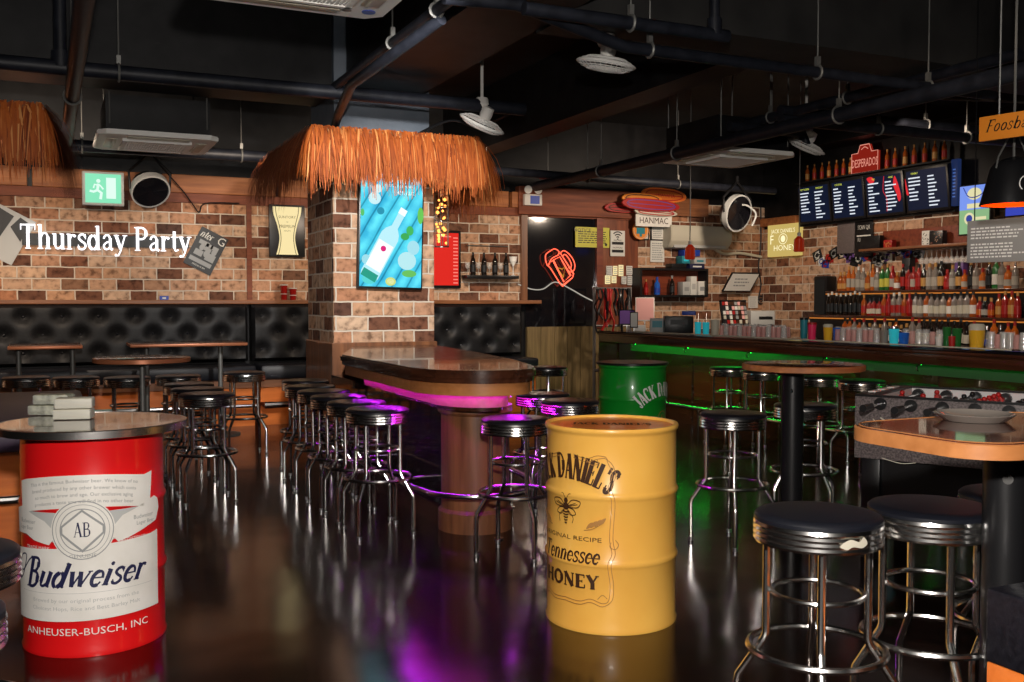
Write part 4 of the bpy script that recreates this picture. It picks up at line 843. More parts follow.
# packs on its top
def pack(x, y, z, rz, label, m1, m2, s=(.075,.045,.022)):
    t_ = thing('napkin_pack', label, 'napkins', (x, y, z), rz, 'napkin packs stacked on the red drum table')
    b = nb(); box(b, -s[0], s[0], -s[1], s[1], 0, s[2]*2, .006); obj('folded_napkins', b, m1, t_)
    b = nb()
    for k in range(7): box(b, -s[0]-.001, s[0]+.001, -s[1]-.001, s[1]+.001, .004+k*.0055, .0055+k*.0055)
    obj('paper_edges', b, m2, t_)
gr = noisy('green_grey_wrapper', (.12,.12,.08), (.5,.5,.38), 30, (1,1,1), .4, .3)
nx_, ny_ = F(74, 419, .916); x2, y2 = F(52, 416, .916)
pack(nx_, ny_, .918, R(-14), 'cream napkin pack lying flat, lower one of the two nearest packs', MT['cream'], MT['lgreyp'])
pack(nx_+.004, ny_+.004, .964, R(-10), 'cream napkin pack, upper one of the two nearest packs', MT['cream'], MT['lgreyp'])
pack(x2-.01, y2+.06, .918, R(-28), 'napkin pack in crinkled green wrap behind the cream packs, lower one', gr, MT['lgreyp'])
pack(x2+.01, y2+.065, .964, R(-20), 'napkin pack in crinkled green wrap behind the cream packs, upper one', gr, MT['lgreyp'])

# --- yellow drum
yx, yy = F(612, 622, 0); yx, yy = 2.30, 3.87
t = thing('drum', 'yellow drum with a dark bee print, in the centre foreground', 'drum', (yx, yy, 0))
obj('drum', drum_body(), MT['yellow'], t, smooth=50)
b = nb(); lathe(b, [(.001,.864),(.276,.864),(.276,.869),(.001,.869)], 64); obj('lid', b, MT['orangew'], t)
b = nb(); serif(b, "JACK DANIEL'S", 0, -.03, .075, .62, wt=1.1, d=.8695-.0); 
for v in b.verts: x_, z_ = v.co.x, v.co.z; v.co = Vector((x_, z_, .8705))
obj('lid_lettering', b, MT['ink'], t, rot=(0,0,R(-30)), smooth=0)
LA2 = R(-71); OF = .011
p2 = lambda n, b, m, lab=None: part(n, b, m, lab, LA2)
b = nb(); serif(b, "JACK DANIEL'S", 0, .662, .108, .475, wt=1.35, d=OF, fn=arcfn(.34, .655)); p2('arched_lettering', b, 'ink')
b = nb(); serif(b, 'Tennessee', -.0, .305, .072, .82, .25, wt=1.15, d=OF); p2('flavour_lettering', b, 'ink'); b = nb(); serif(b, 'HONEY', .01, .197, .058, 1.35, wt=1.5, d=OF); p2('flavour_lettering', b, 'ink')
b = nb(); text(b, 'ORIGINAL RECIPE', 0, .400, .019, OF, sx=1.6); p2('small_lettering', b, 'ink')
b = nb()                                  # the bee
flat(b, ellp(0,.60,.013,.012), OF); flat(b, ellp(0,.575,.02,.016), OF)
for k in range(5): q = .021-.0035*k; stroke(b, [(-q,.553-.012*k),(0,.549-.012*k),(q,.553-.012*k)], .007, OF)
for s in (-1,1):
    stroke(b, smoothpts([(s*.01,.58),(s*.04,.605),(s*.085,.60),(s*.07,.575),(s*.012,.572)], 5), .004, OF); stroke(b, smoothpts([(s*.012,.57),(s*.045,.565),(s*.06,.545),(s*.03,.54),(s*.01,.56)], 5), .004, OF)
    stroke(b, [(s*.02,.58),(s*.06,.593)], .003, OF); stroke(b, [(s*.02,.576),(s*.07,.588)], .003, OF)
    stroke(b, smoothpts([(s*.004,.608),(s*.018,.628),(s*.03,.63)], 4), .003, OF); stroke(b, smoothpts([(s*.015,.56),(s*.045,.53),(s*.04,.505)], 4), .003, OF)

for v in b.verts: v.co.z -= .035; v.co.x *= .85
p2('bee_emblem', b, 'ink')
b = nb()                                  # leaves and scrolled frame, in paler ink
for s in (-1,1):
    stroke(b, smoothpts([(s*.09,.475),(s*.13,.485),(s*.175,.515)], 4), .0035, OF)
    for k in range(4): u = .10+.018*k; flat(b, smoothpts([(s*u,.482+.006*k),(s*(u+.012),.505+.007*k),(s*(u+.03),.512+.007*k),(s*(u+.02),.492+.007*k)], 3, True), OF)
    for o_ in (0, .014):
        stroke(b, smoothpts([(s*.04,.79-o_),(s*.10,.775-o_),(s*.15,.79-o_),(s*.20-s*o_,.775),(s*.222-s*o_,.72),(s*.205-s*o_,.66),(s*.22-s*o_,.60),(s*.212-s*o_,.45),(s*.222-s*o_,.38),(s*.205-s*o_,.33),(s*.215-s*o_,.25),(s*.21-s*o_,.18),(s*.17,.15+o_),(s*.12,.165+o_),(s*.07,.15+o_),(s*.0,.155+o_)], 5), .003, OF)
    stroke(b, smoothpts([(s*.222,.44),(s*.235,.42),(s*.222,.40),(s*.20,.41),(s*.205,.43)], 4), .003, OF)
    stroke(b, smoothpts([(s*.10,.775),(s*.12,.75),(s*.15,.755),(s*.145,.775)], 4), .003, OF); stroke(b, smoothpts([(s*.15,.18),(s*.17,.20),(s*.19,.185)], 4), .003, OF)

for v in b.verts: v.co.z = .125+(v.co.z-.15)*.99 if v.co.z < .6 or abs(v.co.x) > .19 else v.co.z-.02
p2('scroll_frame', b, 'ink2')

# --- green drum
gx, gy = F(632.5, 364, .88)
t = thing('drum', 'green drum with pale arched lettering, behind the yellow drum', 'drum', (gx, gy, 0))
obj('drum', drum_body(), MT['green'], t, smooth=50)
b = nb(); lathe(b, [(.001,.881),(.31,.881),(.314,.884),(.314,.897),(.31,.9),(.001,.9)], 64); obj('lid', b, MT['blackp'], t)
b = nb(); serif(b, "JACK DANIEL'S", 0, .62, .118, .54, wt=1.2, d=.012, fn=arcfn(.30, .62)); part('lettering', b, 'whitep', None, R(26))
b = nb(); stroke(b, ellp(0,.42,.06,.07,30)+[(.06,.42)], .006, .012); serif(b, 'N', 0, .38, .08, .7, d=.012); part('round_emblem', b, 'ink2', None, R(26))

# ================================================================== MAIN BAR COUNTER
t = thing('bar_counter', 'long dark wooden bar counter with green glow beneath its edge', 'counter', (6.47, 6.5, 0)); yA, yB = -3.2, 4.75
b = nb(); box(b, 0, .62, yA, yB, 1.02, 1.05, .01); obj('countertop', b, MT['gloss'], t)
b = nb(); box(b, .01, .06, yA, yB-.01, .91, 1.02, .008); box(b, -.012, .03, yA, yB, 1.0, 1.03, .012); obj('fascia', b, MT['dwoody'], t)
b = nb(); box(b, .30, .60, yA, yB-.05, .0, 1.02); obj('front_panel', b, MT['dwoody'], t)
b = nb()
b.free()
for k in range(9): y = yA+.1+k*.88; b = nb(); box(b, .285, .30, y, y+.06, .02, .80); obj('panel_molding', b, MT['dwoody'], t)
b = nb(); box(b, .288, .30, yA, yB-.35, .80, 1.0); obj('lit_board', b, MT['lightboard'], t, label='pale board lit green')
b = nb(); box(b, .063, .073, 1.6, yB-.35, .914, .924); obj('light_strip', b, MT['e_green'], t, label='bright green light strip')
b = nb(); box(b, .063, .073, yA, 1.55, .914, .924); obj('light_strip', b, E((.01,1,.06), 7), t, label='dimmer green light strip')
b = nb(); tube(b, [(.05,yA,.24),(.05,yB-.3,.24)], .022, 10); obj('foot_rail', b, MT['chrome'], t)
for k in range(6):
    y = yA+.4+k*1.35; b = nb(); tube(b, [(.05,y,.24),(.3,y,.24)], .012, 8); tube(b, [(.05,y,.24),(.05,y,0)], .012, 8); obj('rail_post', b, MT['chrome'], t)
for k in range(7):
    y = yA+.5+k*1.1; b = nb(); tube(b, [(.05,y,.90),(.02,y,.905),(.0,y,.885),(0,y,.865),(.02,y,.855)], .006, 8); obj('purse_hook', b, MT['chrome'], t)
b = nb(); box(b, .02, .60, yB-.02, yB+.0, 0, 1.0); obj('end_panel', b, MT['dwoodx'], t)
CX = 6.47
def onbar(px, py, dx=.3, z=1.052):       # point on the counter top that shows at px, dx behind its front edge
    d = ray(px, py); return CX+dx, d.y/d.x*(CX+dx), z

# ================================================================== BACK BAR
t = thing('back_bar_shelving', 'stepped dark shelving that carries the rows of bottles', 'shelf', (9.9, 8.9, 0)); y0, y1 = -4.4, 1.55
for k, (x, z, h) in enumerate(((-.98,0,.93),)):
    b = nb(); box(b, x, -.0, y0, y1, 0, .93); obj('cabinet', b, MT['dwoody'], t)
for x, z in ((-.62,1.25),(-.34,1.57)):
    b = nb(); box(b, x, 0, y0, y1, z-.035, z, .004); obj('shelf_board', b, MT['dwoody'], t)
    b = nb(); box(b, x+.02, x+.05, y0, y1, z-.31, z-.035); obj('riser_panel', b, MT['blackp'], t)
    b = nb(); box(b, x+.005, x+.015, y0, y1, z-.05, z-.036); obj('light_strip', b, E((1,.33,.06), .5), t)

# bottle kinds: each a body with its label and cap
def bottle_proto(kind):
    prof = {
     'spirit': [(.001,0),(.036,0),(.038,.006),(.038,.165),(.034,.19),(.015,.215),(.0135,.27),(.001,.27)],
     'wine': [(.001,0),(.035,0),(.037,.006),(.037,.18),(.032,.21),(.015,.24),(.013,.30),(.001,.30)],
     'squat': [(.001,0),(.037,0),(.039,.008),(.039,.11),(.034,.145),(.016,.165),(.015,.215),(.001,.215)],
     'slim': [(.001,0),(.028,0),(.030,.006),(.030,.19),(.012,.235),(.012,.29),(.001,.29)],
     'beer': [(.001,0),(.029,0),(.031,.005),(.031,.13),(.025,.16),(.0135,.185),(.012,.235),(.001,.235)],
    }[kind]
    seg = 14
    b = lathe(nb(), prof, seg); R0 = prof[3][0]+.0008; zt = prof[3][1]
    l_ = nb(); rings(l_, [[(R0*math.cos(2*PI*j/seg), R0*math.sin(2*PI*j/seg), z) for j in range(seg)] for z in (zt*.22, zt*.78)], cap=False)
    c_ = lathe(nb(), [(.001,prof[-2][1]-.035),(prof[-2][0]+.002,prof[-2][1]-.035),(prof[-2][0]+.002,prof[-2][1]+.006),(.001,prof[-2][1]+.007)], 10)
    out = []
    for q in (b, l_, c_):
        me = bpy.data.meshes.new('bottle_mesh'); bmesh.ops.recalc_face_normals(q, faces=q.faces); q.to_mesh(me); q.free(); me.shade_smooth(); me.set_sharp_from_angle(angle=R(40)); me.materials.append(None); out.append(me)
    return out
BP = {k: bottle_proto(k) for k in ('spirit','wine','squat','slim','beer')}
_mc = {}
def meshm(me, m):
    k = (me.name, m)
    if k not in _mc: q = me.copy(); q.materials[0] = MT[m]; _mc[k] = q
    return _mc[k]
CN = dict(duller='white', amber='amber', redg='red', greeng='green', darkg='dark', clearb='clear', blueg='blue', orangeg='orange', paper='white', gold='gold', blackp='black', redp='red', cream='cream', yelp='yellow', slate='grey', white='white', blue='blue', chrome='silver', purple='purple', label='cream')
def bottle(loc, kind, g, l, c, label, group=None, sc=1, rz=0):
    me = BP[kind]; o = bpy.data.objects.new('bottle', meshm(me[0], g)); C.objects.link(o); o.location = loc; o.scale = (sc,)*3; o.rotation_euler = (0,0,rz)
    tag(o, label, 'bottle', group)
    for n_, k, m in (('bottle_label', 1, l), ('bottle_cap', 2, c)):
        if m is None: continue
        q = bpy.data.objects.new(n_, meshm(me[k], m)); C.objects.link(q); q.parent = o
    return o
rr = random.Random(11)
def row(px0, px1, x, z, label_row, group, palette, step=.095, sc=1.0):
    ya = A(px0, 300, x)[0]; ye = A(px1, 300, x)[0]; n = int((ya-ye)/step)
    for i in range(n):
        kind, g, l, c = palette(i, n, rr); l = 'duller' if l == 'paper' else l; w_ = CN[g]+' bottle with a '+CN[l]+' label'
        bottle((x+rr.uniform(-.01,.01), ya-i*step, z), kind, g, l, c, w_+', '+(ORD[i] if i < len(ORD) else 'last')+' from left '+label_row, group, sc*rr.uniform(.95,1.08))
def pal_top(i, n, r):
    u = i/n
    if u < .25: return r.choice([('spirit','clearb','paper','white'),('slim','orangeg','paper','gold'),('spirit','clearb','label','chrome'),('squat','amber','gold','gold')])
    if .27 < u < .31: return ('wine','greeng','yelp','gold')
    if u < .5: return r.choice([('spirit','redg','redp','blackp'),('spirit','redg','paper','redp'),('slim','darkg','redp','redp'),('squat','amber','label','gold')])
    if u < .72: return r.choice([('spirit','clearb','paper','gold'),('squat','redg','redp','redp'),('spirit','orangeg','redp','gold'),('wine','darkg','gold','blackp')])
    return r.choice([('spirit','amber','label','gold'),('squat','orangeg','paper','redp'),('wine','greeng','label','gold'),('wine','darkg','slate','gold'),('spirit','clearb','paper','chrome')])
def pal_mid(i, n, r):
    u = i/n
    if u < .22: return ('slim','darkg','slate','white')
    if u < .5: return r.choice([('spirit','redg','redp','redp'),('squat','redg','cream','blackp'),('spirit','clearb','redp','white'),('spirit','amber','redp','gold')])
    if u < .78: return ('spirit','clearb','cream','slate') if i % 4 else ('spirit','amber','label','blackp')
    return r.choice([('squat','darkg','paper','gold'),('spirit','amber','gold','redp'),('spirit','redg','redp','gold'),('squat','redg','orangeg','gold')])
def pal_low(i, n, r):
    u = i/n
    if u < .5: return r.choice([('spirit','amber','redp','blackp'),('squat','darkg','label','gold'),('spirit','clearb','cream','redp')])
    if u < .75: return ('spirit','darkg','cream','blackp')
    return r.choice([('squat','redg','redp','gold'),('spirit','greeng','paper','white'),('spirit','orangeg','gold','redp'),('squat','darkg','blue','chrome')])
row(840, 1028, 9.72, 1.572, "on the back bar's top step", 'bottles on the top step of the back bar', pal_top, .084, 1.08)
row(828, 1028, 9.42, 1.252, "on the back bar's middle step", 'bottles on the middle step of the back bar', pal_mid, .082, .98)
row(845, 1028, 9.10, .932, "on the back bar's low step", 'bottles on the low step of the back bar', pal_low, .084, 1.05)
# boxed bottles standing among them
def carton(px, x, z, w_, h, m, label):
    y = A(px, 300, x)[0]; t_ = thing('bottle_carton', label, 'carton', (x, y, z)); b = nb(); box(b, -.045, .045, -w_/2, w_/2, 0, h, .003); obj('carton', b, MT[m], t_)
    b = nb(); box(b, -.047, -.044, -w_*.35, w_*.35, h*.3, h*.6); obj('printed_panel', b, MT['greyp'], t_)
carton(908, 9.84, 1.572, .13, .40, 'slate', 'tall navy bottle carton on the top step, left of the cream bottles')
carton(943, 9.84, 1.572, .14, .33, 'darkg', 'dark bottle carton on the top step beside the purple one')
carton(961, 9.84, 1.572, .12, .33, 'purple', 'purple bottle carton on the top step of the back bar')
# tall black speaker shapes at the left end
x, y = 9.80, 10.72
t = thing('tall_speaker', 'tall black speaker box at the left end of the bottle shelves', 'speaker', (x, y, 0))
b = nb(); box(b, -.09, .09, -.13, .13, 1.2, 1.78, .02); obj('cabinet', b, MT['blackp'], t); b = nb(); box(b, -.098, -.088, -.10, .10, 1.25, 1.73); obj('front_grille', b, MT['slate'], t)
b = nb(); box(b, -.06, .09, -.08, .08, 0, 1.2); obj('stand', b, MT['blackp'], t)

# wall shelf above the bottles with hanging glasses
ya, za = A(862, 250, 9.72); yb2, _ = A(978, 246, 9.72)
t = thing('glass_rack_shelf', 'long dark wooden wall shelf with stemmed glasses hung beneath it, over the bottles', 'shelf', (9.91, ya, 2.10)); L_ = ya-yb2
b = nb(); box(b, -.25, 0, -L_, 0, -.02, .012, .004); obj('shelf_board', b, MT['mwoody'], t)
b = nb(); box(b, -.03, 0, -L_, -.2, .012, .24); obj('back_board', b, MT['redwood'], t)
for k in range(12): obj('hanging_rail', tube(nb(), [(-.24,-.05-L_*k/12.0,-.03),(-.02,-.05-L_*k/12.0,-.03)], .004, 5), MT['steel'], t)
def wineglass(h=.16, r=.036): return [(.001,0),(r*.85,0),(r*.85,.003),(.004,.008),(.004,h*.45),(r*.7,h*.55),(r,h*.75),(r*.85,h),(r*.8,h),(r*.94,h*.75),(r*.62,h*.57),(.001,h*.5)]
gm = obj('wine_glass', lathe(nb(), wineglass(), 14), MT['glass']); gme = gm.data; bpy.data.objects.remove(gm)
for k in range(13):
    o = bpy.data.objects.new('wine_glass', gme); C.objects.link(o); o.location = (9.78, ya-L_*.52-.075*k, 2.045); o.rotation_euler = (PI, 0, 0)
    tag(o, 'stemmed glass hanging upside down from the wall shelf, %s from the left' % ORD[k], 'glass', 'stemmed glasses hanging from the wall shelf')
for k, (px_, w_, h_, m1, m2) in enumerate(((872,.34,.17,'blackp','slate'),(928,.12,.18,'paper','blackp'),(938,.2,.17,'blackp','chrome'),(890,.14,.1,'redp','gold'))):
    y = A(px_, 240, 9.8)[0]; t = thing('picture_box', ['wide dark patterned box at the left end of the wall shelf','narrow white box with dark marks on the wall shelf','dark box with silver marks on the wall shelf','small red box at the wall shelf'][k], 'box', (9.8, y, 2.113), -PI/2)
    b = nb(); box(b, -w_/2, w_/2, -.04, .04, 0, h_, .003); obj('box_body', b, MT[m1], t)
    b = nb(); r4 = random.Random(k)
    for q in range(14): u, v = r4.uniform(-w_*.42, w_*.35), r4.uniform(.01, h_-.03); quad(b, u, u+w_*.09, v, v+.014, .0412)
    obj('printed_marks', b, MT[m2], t)
# string of pinned patches across the bricks
r5 = random.Random(8); cols = ['slate','paper','blue','redp','blackp','greyp','slate','cream','purple','blackp']
for k in range(26):
    px_ = 817+k*4.1; py_ = 257+4*math.sin(k*.9)+r5.uniform(-3,3)-(4 if k > 16 else 0); y, z = A(px_, py_, 9.9); s = r5.uniform(.065,.09)
    t = thing('pinned_patch', 'small %s patch pinned to the bricks over the bottles, %s from the left' % (CN.get(cols[k%10], 'grey'), ORD[k]), 'patch', (9.91, y, z), -PI/2, 'patches pinned to the bricks above the bottles', roll=r5.uniform(-.5,.5))
    b = nb(); box(b, -s, s, -.006, 0, -s*.8, s*.8, .002); obj('patch_card', b, MT[cols[k%10]], t)
    b = nb(); stroke(b, ellp(0,0,s*.55,s*.4,12), .012, .007); quad(b, -s*.5, s*.3, -s*.6, -s*.45, .007); quad(b, -s*.2, s*.6, s*.35, s*.55, .007); obj('patch_print', b, MT[cols[(k+1)%10]], t)

# ================================================================== THINGS ON THE COUNTER
tm = obj('glass', lathe(nb(), [(.001,0),(.028,0),(.036,.13),(.033,.13),(.026,.01),(.001,.01)], 14), MT['glass']); tme = tm.data; bpy.data.objects.remove(tm)
rm = obj('glass', lathe(nb(), [(.001,0),(.026,0),(.030,.11),(.027,.11),(.024,.01),(.001,.01)], 14), mat('pink_tinted_glass', (.85,.45,.42), .06, alpha=.42, coat=1)); rme = rm.data; bpy.data.objects.remove(rm)
def glasses(px0, px1, n, dx, me, where, group, z=1.052, skip=()):
    y0 = onbar(px0, 320, dx)[1]; y1 = onbar(px1, 320, dx)[1]
    for k in range(n):
        if k in skip: continue
        o = bpy.data.objects.new('drinking_glass', (tme if me is rme else rme) if k % 3 == 1 else me); C.objects.link(o); o.location = (CX+dx, y0+(y1-y0)*k/(n-1), z)
        tag(o, 'upturned drinking glass %s, %s from the left' % (where, ORD[k]), 'glass', group)
        if me is not gme: o.rotation_euler = (PI,0,0); o.location.z += .1305 if o.data is tme else .1105
glasses(722, 784, 14, .33, rme, 'in the near row of the left glass cluster', 'glasses of the left cluster on the counter')
glasses(724, 786, 14, .43, tme, 'in the middle row of the left glass cluster', 'glasses of the left cluster on the counter')
glasses(752, 788, 9, .53, rme, 'in the far row of the left glass cluster', 'glasses of the left cluster on the counter')
glasses(838, 877, 8, .40, rme, 'in the near row left of the blue jar', 'glasses left of the blue jar on the counter')
glasses(838, 877, 8, .50, tme, 'in the far row left of the blue jar', 'glasses left of the blue jar on the counter')
glasses(992, 1024, 6, .38, tme, 'in the near row right of the beer pitcher', 'glasses right of the beer pitcher')
glasses(990, 1024, 6, .47, tme, 'in the far row right of the beer pitcher', 'glasses right of the beer pitcher')
glasses(906, 940, 6, .5, tme, 'between the blue jar and the beer pitcher', 'glasses between blue jar and pitcher')
b = nb(); y0 = onbar(640, 330)[1]; y1 = onbar(1024, 330)[1]
t = thing('bar_mat', 'thin pale edged bar mat running along the counter top', 'mat', (CX+.22, (y0+y1)/2, 1.051)); h = (y0-y1)/2
b = nb(); box(b, -.05, .05, -h, h, 0, .005, .001); obj('rubber_mat', b, MT['blackp'], t)
b = nb(); box(b, -.056, -.050, -h, h, 0, .009); obj('pale_edge', b, E((.8,.5,.25), .5) if False else MT['cream'], t)
def cup(px, py, r, h, m, label, cat='cup', dx=.3, straw=None, foam=None, name='cup', lid=None):
    loc = onbar(px, py, dx); t_ = thing(name, label, cat, loc)
    b = nb(); lathe(b, [(.001,0),(r*.8,0),(r*.82,.004),(r,h),(r*.95,h),(r*.9,h-.01),(.001,h-.01)], 24); obj('vessel', b, MT[m], t_)
    if foam: b = nb(); lathe(b, [(.001,h-.005),(r*.97,h-.005),(r*1.04,h+foam*.6),(r*.8,h+foam),(.001,h+foam*1.1)], 20); obj('foam', b, MT['cream'], t_)
    if straw: b = nb(); tube(b, [(0,0,.01),(r*.5,r*.5,h+.1)], .004, 6); obj('straw', b, MT[straw], t_)
    if lid: b = nb(); lathe(b, [(.001,h),(r*1.05,h),(r*1.05,h+.02),(.001,h+.025)], 20); obj('lid', b, MT[lid], t_)
    return t_
cup(812, 330, .042, .15, 'pink', 'bright pink tumbler on the counter, at the left end of the bottles', lid='redp', dx=.24)
cup(804, 330, .04, .19, 'teal', 'dark teal tall tumbler behind the pink one', dx=.42, lid='blackp')
cup(828, 330, .045, .13, 'beer', 'yellow drink in a tumbler right of the pink one', dx=.24, foam=.03)
cup(837, 330, .04, .12, 'blueg', 'blue cup right of the yellow drink', dx=.42)
cup(977, 330, .062, .145, 'beer', 'big pitcher of amber beer with a thick foam head on the counter', 'pitcher', dx=.22, foam=.05, name='beer_pitcher')
cup(894, 330, .045, .135, 'tealg', 'glowing light blue jar on the counter, in front of the bottles', 'jar', dx=.22, name='jar', lid='chrome')
cup(884, 330, .04, .12, 'clearb', 'clear jar with a white label left of the light blue jar', 'jar', dx=.24, name='jar')
cup(904, 332, .045, .10, 'blueg', 'dark blue jar right of the light blue one', 'jar', dx=.30, name='jar')
cup(698, 325, .04, .14, 'tealg', 'left of two light blue jars beside the till', 'jar', dx=.28, name='jar', straw='chrome')
cup(706, 325, .04, .14, 'tealg', 'right of two light blue jars beside the till', 'jar', dx=.28, name='jar', straw='chrome')
cup(715, 325, .05, .17, 'cream', 'stack of cream paper cups beside the light blue jars', 'cup', dx=.28)
cup(947, 332, .035, .16, 'greeng', 'green bottle shaped vase on the counter left of the beer pitcher', 'bottle', dx=.34, name='vase')
cup(957, 332, .04, .15, 'greeng', 'green squat vase on the counter next to the beer pitcher', 'bottle', dx=.34, name='vase')
cup(939, 336, .03, .08, 'white', 'small white cone shaped cup left of the green vases', dx=.25)
cup(952, 338, .028, .09, 'redp', 'small red cup before the green vases', dx=.2)

# till area at the far end
def bx(name, label, cat, px, py, x, w_, d_, h, m, rz=0, z=None, extra=None, roll=0):
    y = ray(px, py).y/ray(px, py).x*x if z is None or True else 0
    t_ = thing(name, label, cat, (x, y, 1.052 if z is None else z), rz, roll=roll); b = nb(); box(b, -w_/2, w_/2, -d_/2, d_/2, 0, h, min(.008, h*.2)); obj('body', b, MT[m], t_)
    if extra: extra(t_)
    return t_
def front_panel(w_, h, d_, m, z0=.02, name='front_panel'):
    def f(t_): b = nb(); quad(b, -w_/2, w_/2, z0, z0+h, d_/2+.002); obj(name, b, MT[m], t_)
    return f
bx('cash_register', 'black till on the far end of the counter left of the light blue jars', 'till', 678, 325, 6.85, .34, .30, .20, 'blackp', R(-30), extra=front_panel(.2,.06,.30,'slate',.1,'keypad'))
bx('card_terminal', 'small pale terminal with a greenish screen left of the black till', 'terminal', 657, 322, 6.72, .17, .10, .17, 'lgreyp', R(-30), extra=front_panel(.12,.08,.10,'exitp' if False else 'teal',.06,'screen'))
bx('receipt_box', 'white low box under the tablets at the till', 'box', 640, 330, 6.75, .14, .12, .08, 'white', R(-30))
def tablet(px, py, x, label, m, tilt, z=1.12, w_=.15, h=.22):
    y = ray(px, py).y/ray(px, py).x*x; t_ = thing('tablet_stand', label, 'tablet', (x, y, z), R(-32), tilt=tilt)
    b = nb(); box(b, -w_/2, w_/2, -.008, .008, 0, h, .003); obj('frame', b, MT['blackp'] if m != 'salmon' else MT['white'], t_)
    b = nb(); quad(b, -w_/2+.01, w_/2-.01, .012, h-.012, .009); obj('screen', b, MT[m], t_)
    b = nb(); tube(b, [(0,.01,.08),(0,.05,-.0),(0,.05,1.053-z)], .009, 6); obj('stand_post', b, MT['steel'], t_)
tablet(627, 310, 6.70, 'tablet with a purple face on the till counter', 'purple', R(-18), 1.13, .2, .2)
tablet(645, 305, 6.86, 'large pink faced board leaning back over the till counter', 'salmon', R(-22), 1.18, .24, .32)
tablet(634, 318, 6.62, 'narrow pale card holder in front of the pink faced board', 'lgreyp', R(-14), 1.1, .1, .2)
# metal rack with hanging black and red straps
y = 11.62; x = ray(612, 320).x/ray(612, 320).y*y
t = thing('coat_rack', 'metal rack hung with black and red straps at the far end of the counter', 'rack', (x, y, 0), R(-25))
b = nb()
for sx in (-.24,.24):
    for sy in (-.1,.1): tube(b, [(sx,sy,0),(sx,sy,1.62)], .014, 8)
for z in (.5,1.1,1.6):
    tube(b, [(-.24,-.1,z),(.24,-.1,z),(.24,.1,z),(-.24,.1,z)], .010, 6, True)
obj('metal_frame', b, MT['steel'], t)
r6 = random.Random(2); 
for k in range(16):
    b = nb(); x_ = -.22+.03*k; L_ = r6.uniform(.3,.6); pts = [(x_, -.10, 1.6)]+[(x_+r6.uniform(-.03,.03), -.13+r6.uniform(-.03,.03), 1.6-L_*q/5) for q in range(1, 6)]
    tube(b, smoothpts(pts, 4), r6.uniform(.010,.022), 6); obj('strap', b, MT['redp' if k in (3,5,6,7,9) else 'blackp'], t)
# ================================================================== SIGNS ON THE BACK WALL
YF = YW-.045
def wall_thing(name, label, cat, px, py, y=YF, roll=0, group=None):
    x, z = B(px, py, y); return thing(name, label, cat, (x, y, z), 0, group, roll)
# glowing lettering
x0, z0 = B(20, 247.5, YF-.05); x1, z1 = B(191, 250, YF-.05)
t = thing('illuminated_lettering', 'glowing white wall lettering reading Thursday Party on the bricks', 'sign', (x0, YF-.02, z0-.01)); Wd = x1-x0
b = nb(); h = .27; s = 'Thursday Party'; w0 = serif_width(s, h); serif(b, s, 0, 0, h, Wd/w0, center=False, d=.05, wt=.82); solidify(b, .03); obj('letters', b, MT['e_white'], t, smooth=0)
b = nb(); box(b, .02, Wd-.02, -.018, -.003, .04, .17); obj('mounting_bar', b, MT['slate'], t)
# posters
t = wall_thing('poster', 'tilted black and white concert poster right of the glowing lettering', 'poster', 206, 251, roll=R(27))
b = nb(); box(b, -.17, .17, -.012, 0, -.24, .24); obj('poster_sheet', b, MT['slate'], t)
b = nb(); serif(b, 'nter', -.15, .13, .09, .8, .25, d=.0135, center=False); text(b, 'G', .11, .13, .10, .0135); text(b, 'FRIDAY 9 PM', 0, -.21, .02, .0135); obj('poster_lettering', b, MT['paper'], t)
b = nb()
for q in ((-.12,.0,.05,.1),(-.03,.05,0,.09),(.03,.12,.04,.09),(-.14,.13,-.17,-.12),(-.12,-.02,-.09,-.02),(.02,.13,-.1,-.01)): quad(b, *q, .0132)
flat(b, ellp(-.06,.02,.03,.04), .0136); flat(b, ellp(.02,-.03,.035,.045), .0136); flat(b, ellp(.09,.02,.03,.04), .0136); obj('poster_picture', b, MT['greyp'], t)
t = wall_thing('poster', 'tilted glossy silver poster cut by the left edge of the picture', 'poster', 2, 233, roll=R(28))
b = nb(); box(b, -.24, .24, -.014, 0, -.27, .27); obj('poster_sheet', b, MT['lgreyp'], t)
b = nb(); flat(b, [(-.2,-.22),(.0,-.05),(.02,.22),(-.2,.24)], .0152); flat(b, [(.04,.1),(.2,.0),(.2,.22),(.08,.24)], .0152); obj('poster_picture', b, MT['slate'], t)
# exit box
t = wall_thing('exit_sign', 'glowing green exit light box above the wall lettering', 'sign', 103, 189, 12.0); w, h = .215, .185
b = nb(); box(b, -w, w, -.06, .03, -h, h, .008); obj('housing', b, MT['lgreyp'], t)
b = nb(); quad(b, -w+.03, w-.03, -h+.025, h-.025, .0615); obj('lit_panel', b, MT['e_exit'], t)
b = nb(); quad(b, .03, .13, -.11, .12, .0625); flat(b, ellp(-.05,.08,.022,.022,12), .0625); stroke(b, [(-.05,.05),(-.06,-.02),(-.02,-.05),(-.03,-.12)], .03, .0625); stroke(b, [(-.06,-.02),(-.10,-.04),(-.14,-.03)], .026, .0625); stroke(b, [(-.10,.0),(-.09,.04),(-.03,.03),(.0,-.01)], .018, .0625); obj('running_figure', b, MT['e_exitw'], t)
b = nb(); box(b, -.1, .1, .03, .24, -.05, .05); obj('wall_bracket', b, MT['blackp'], t)
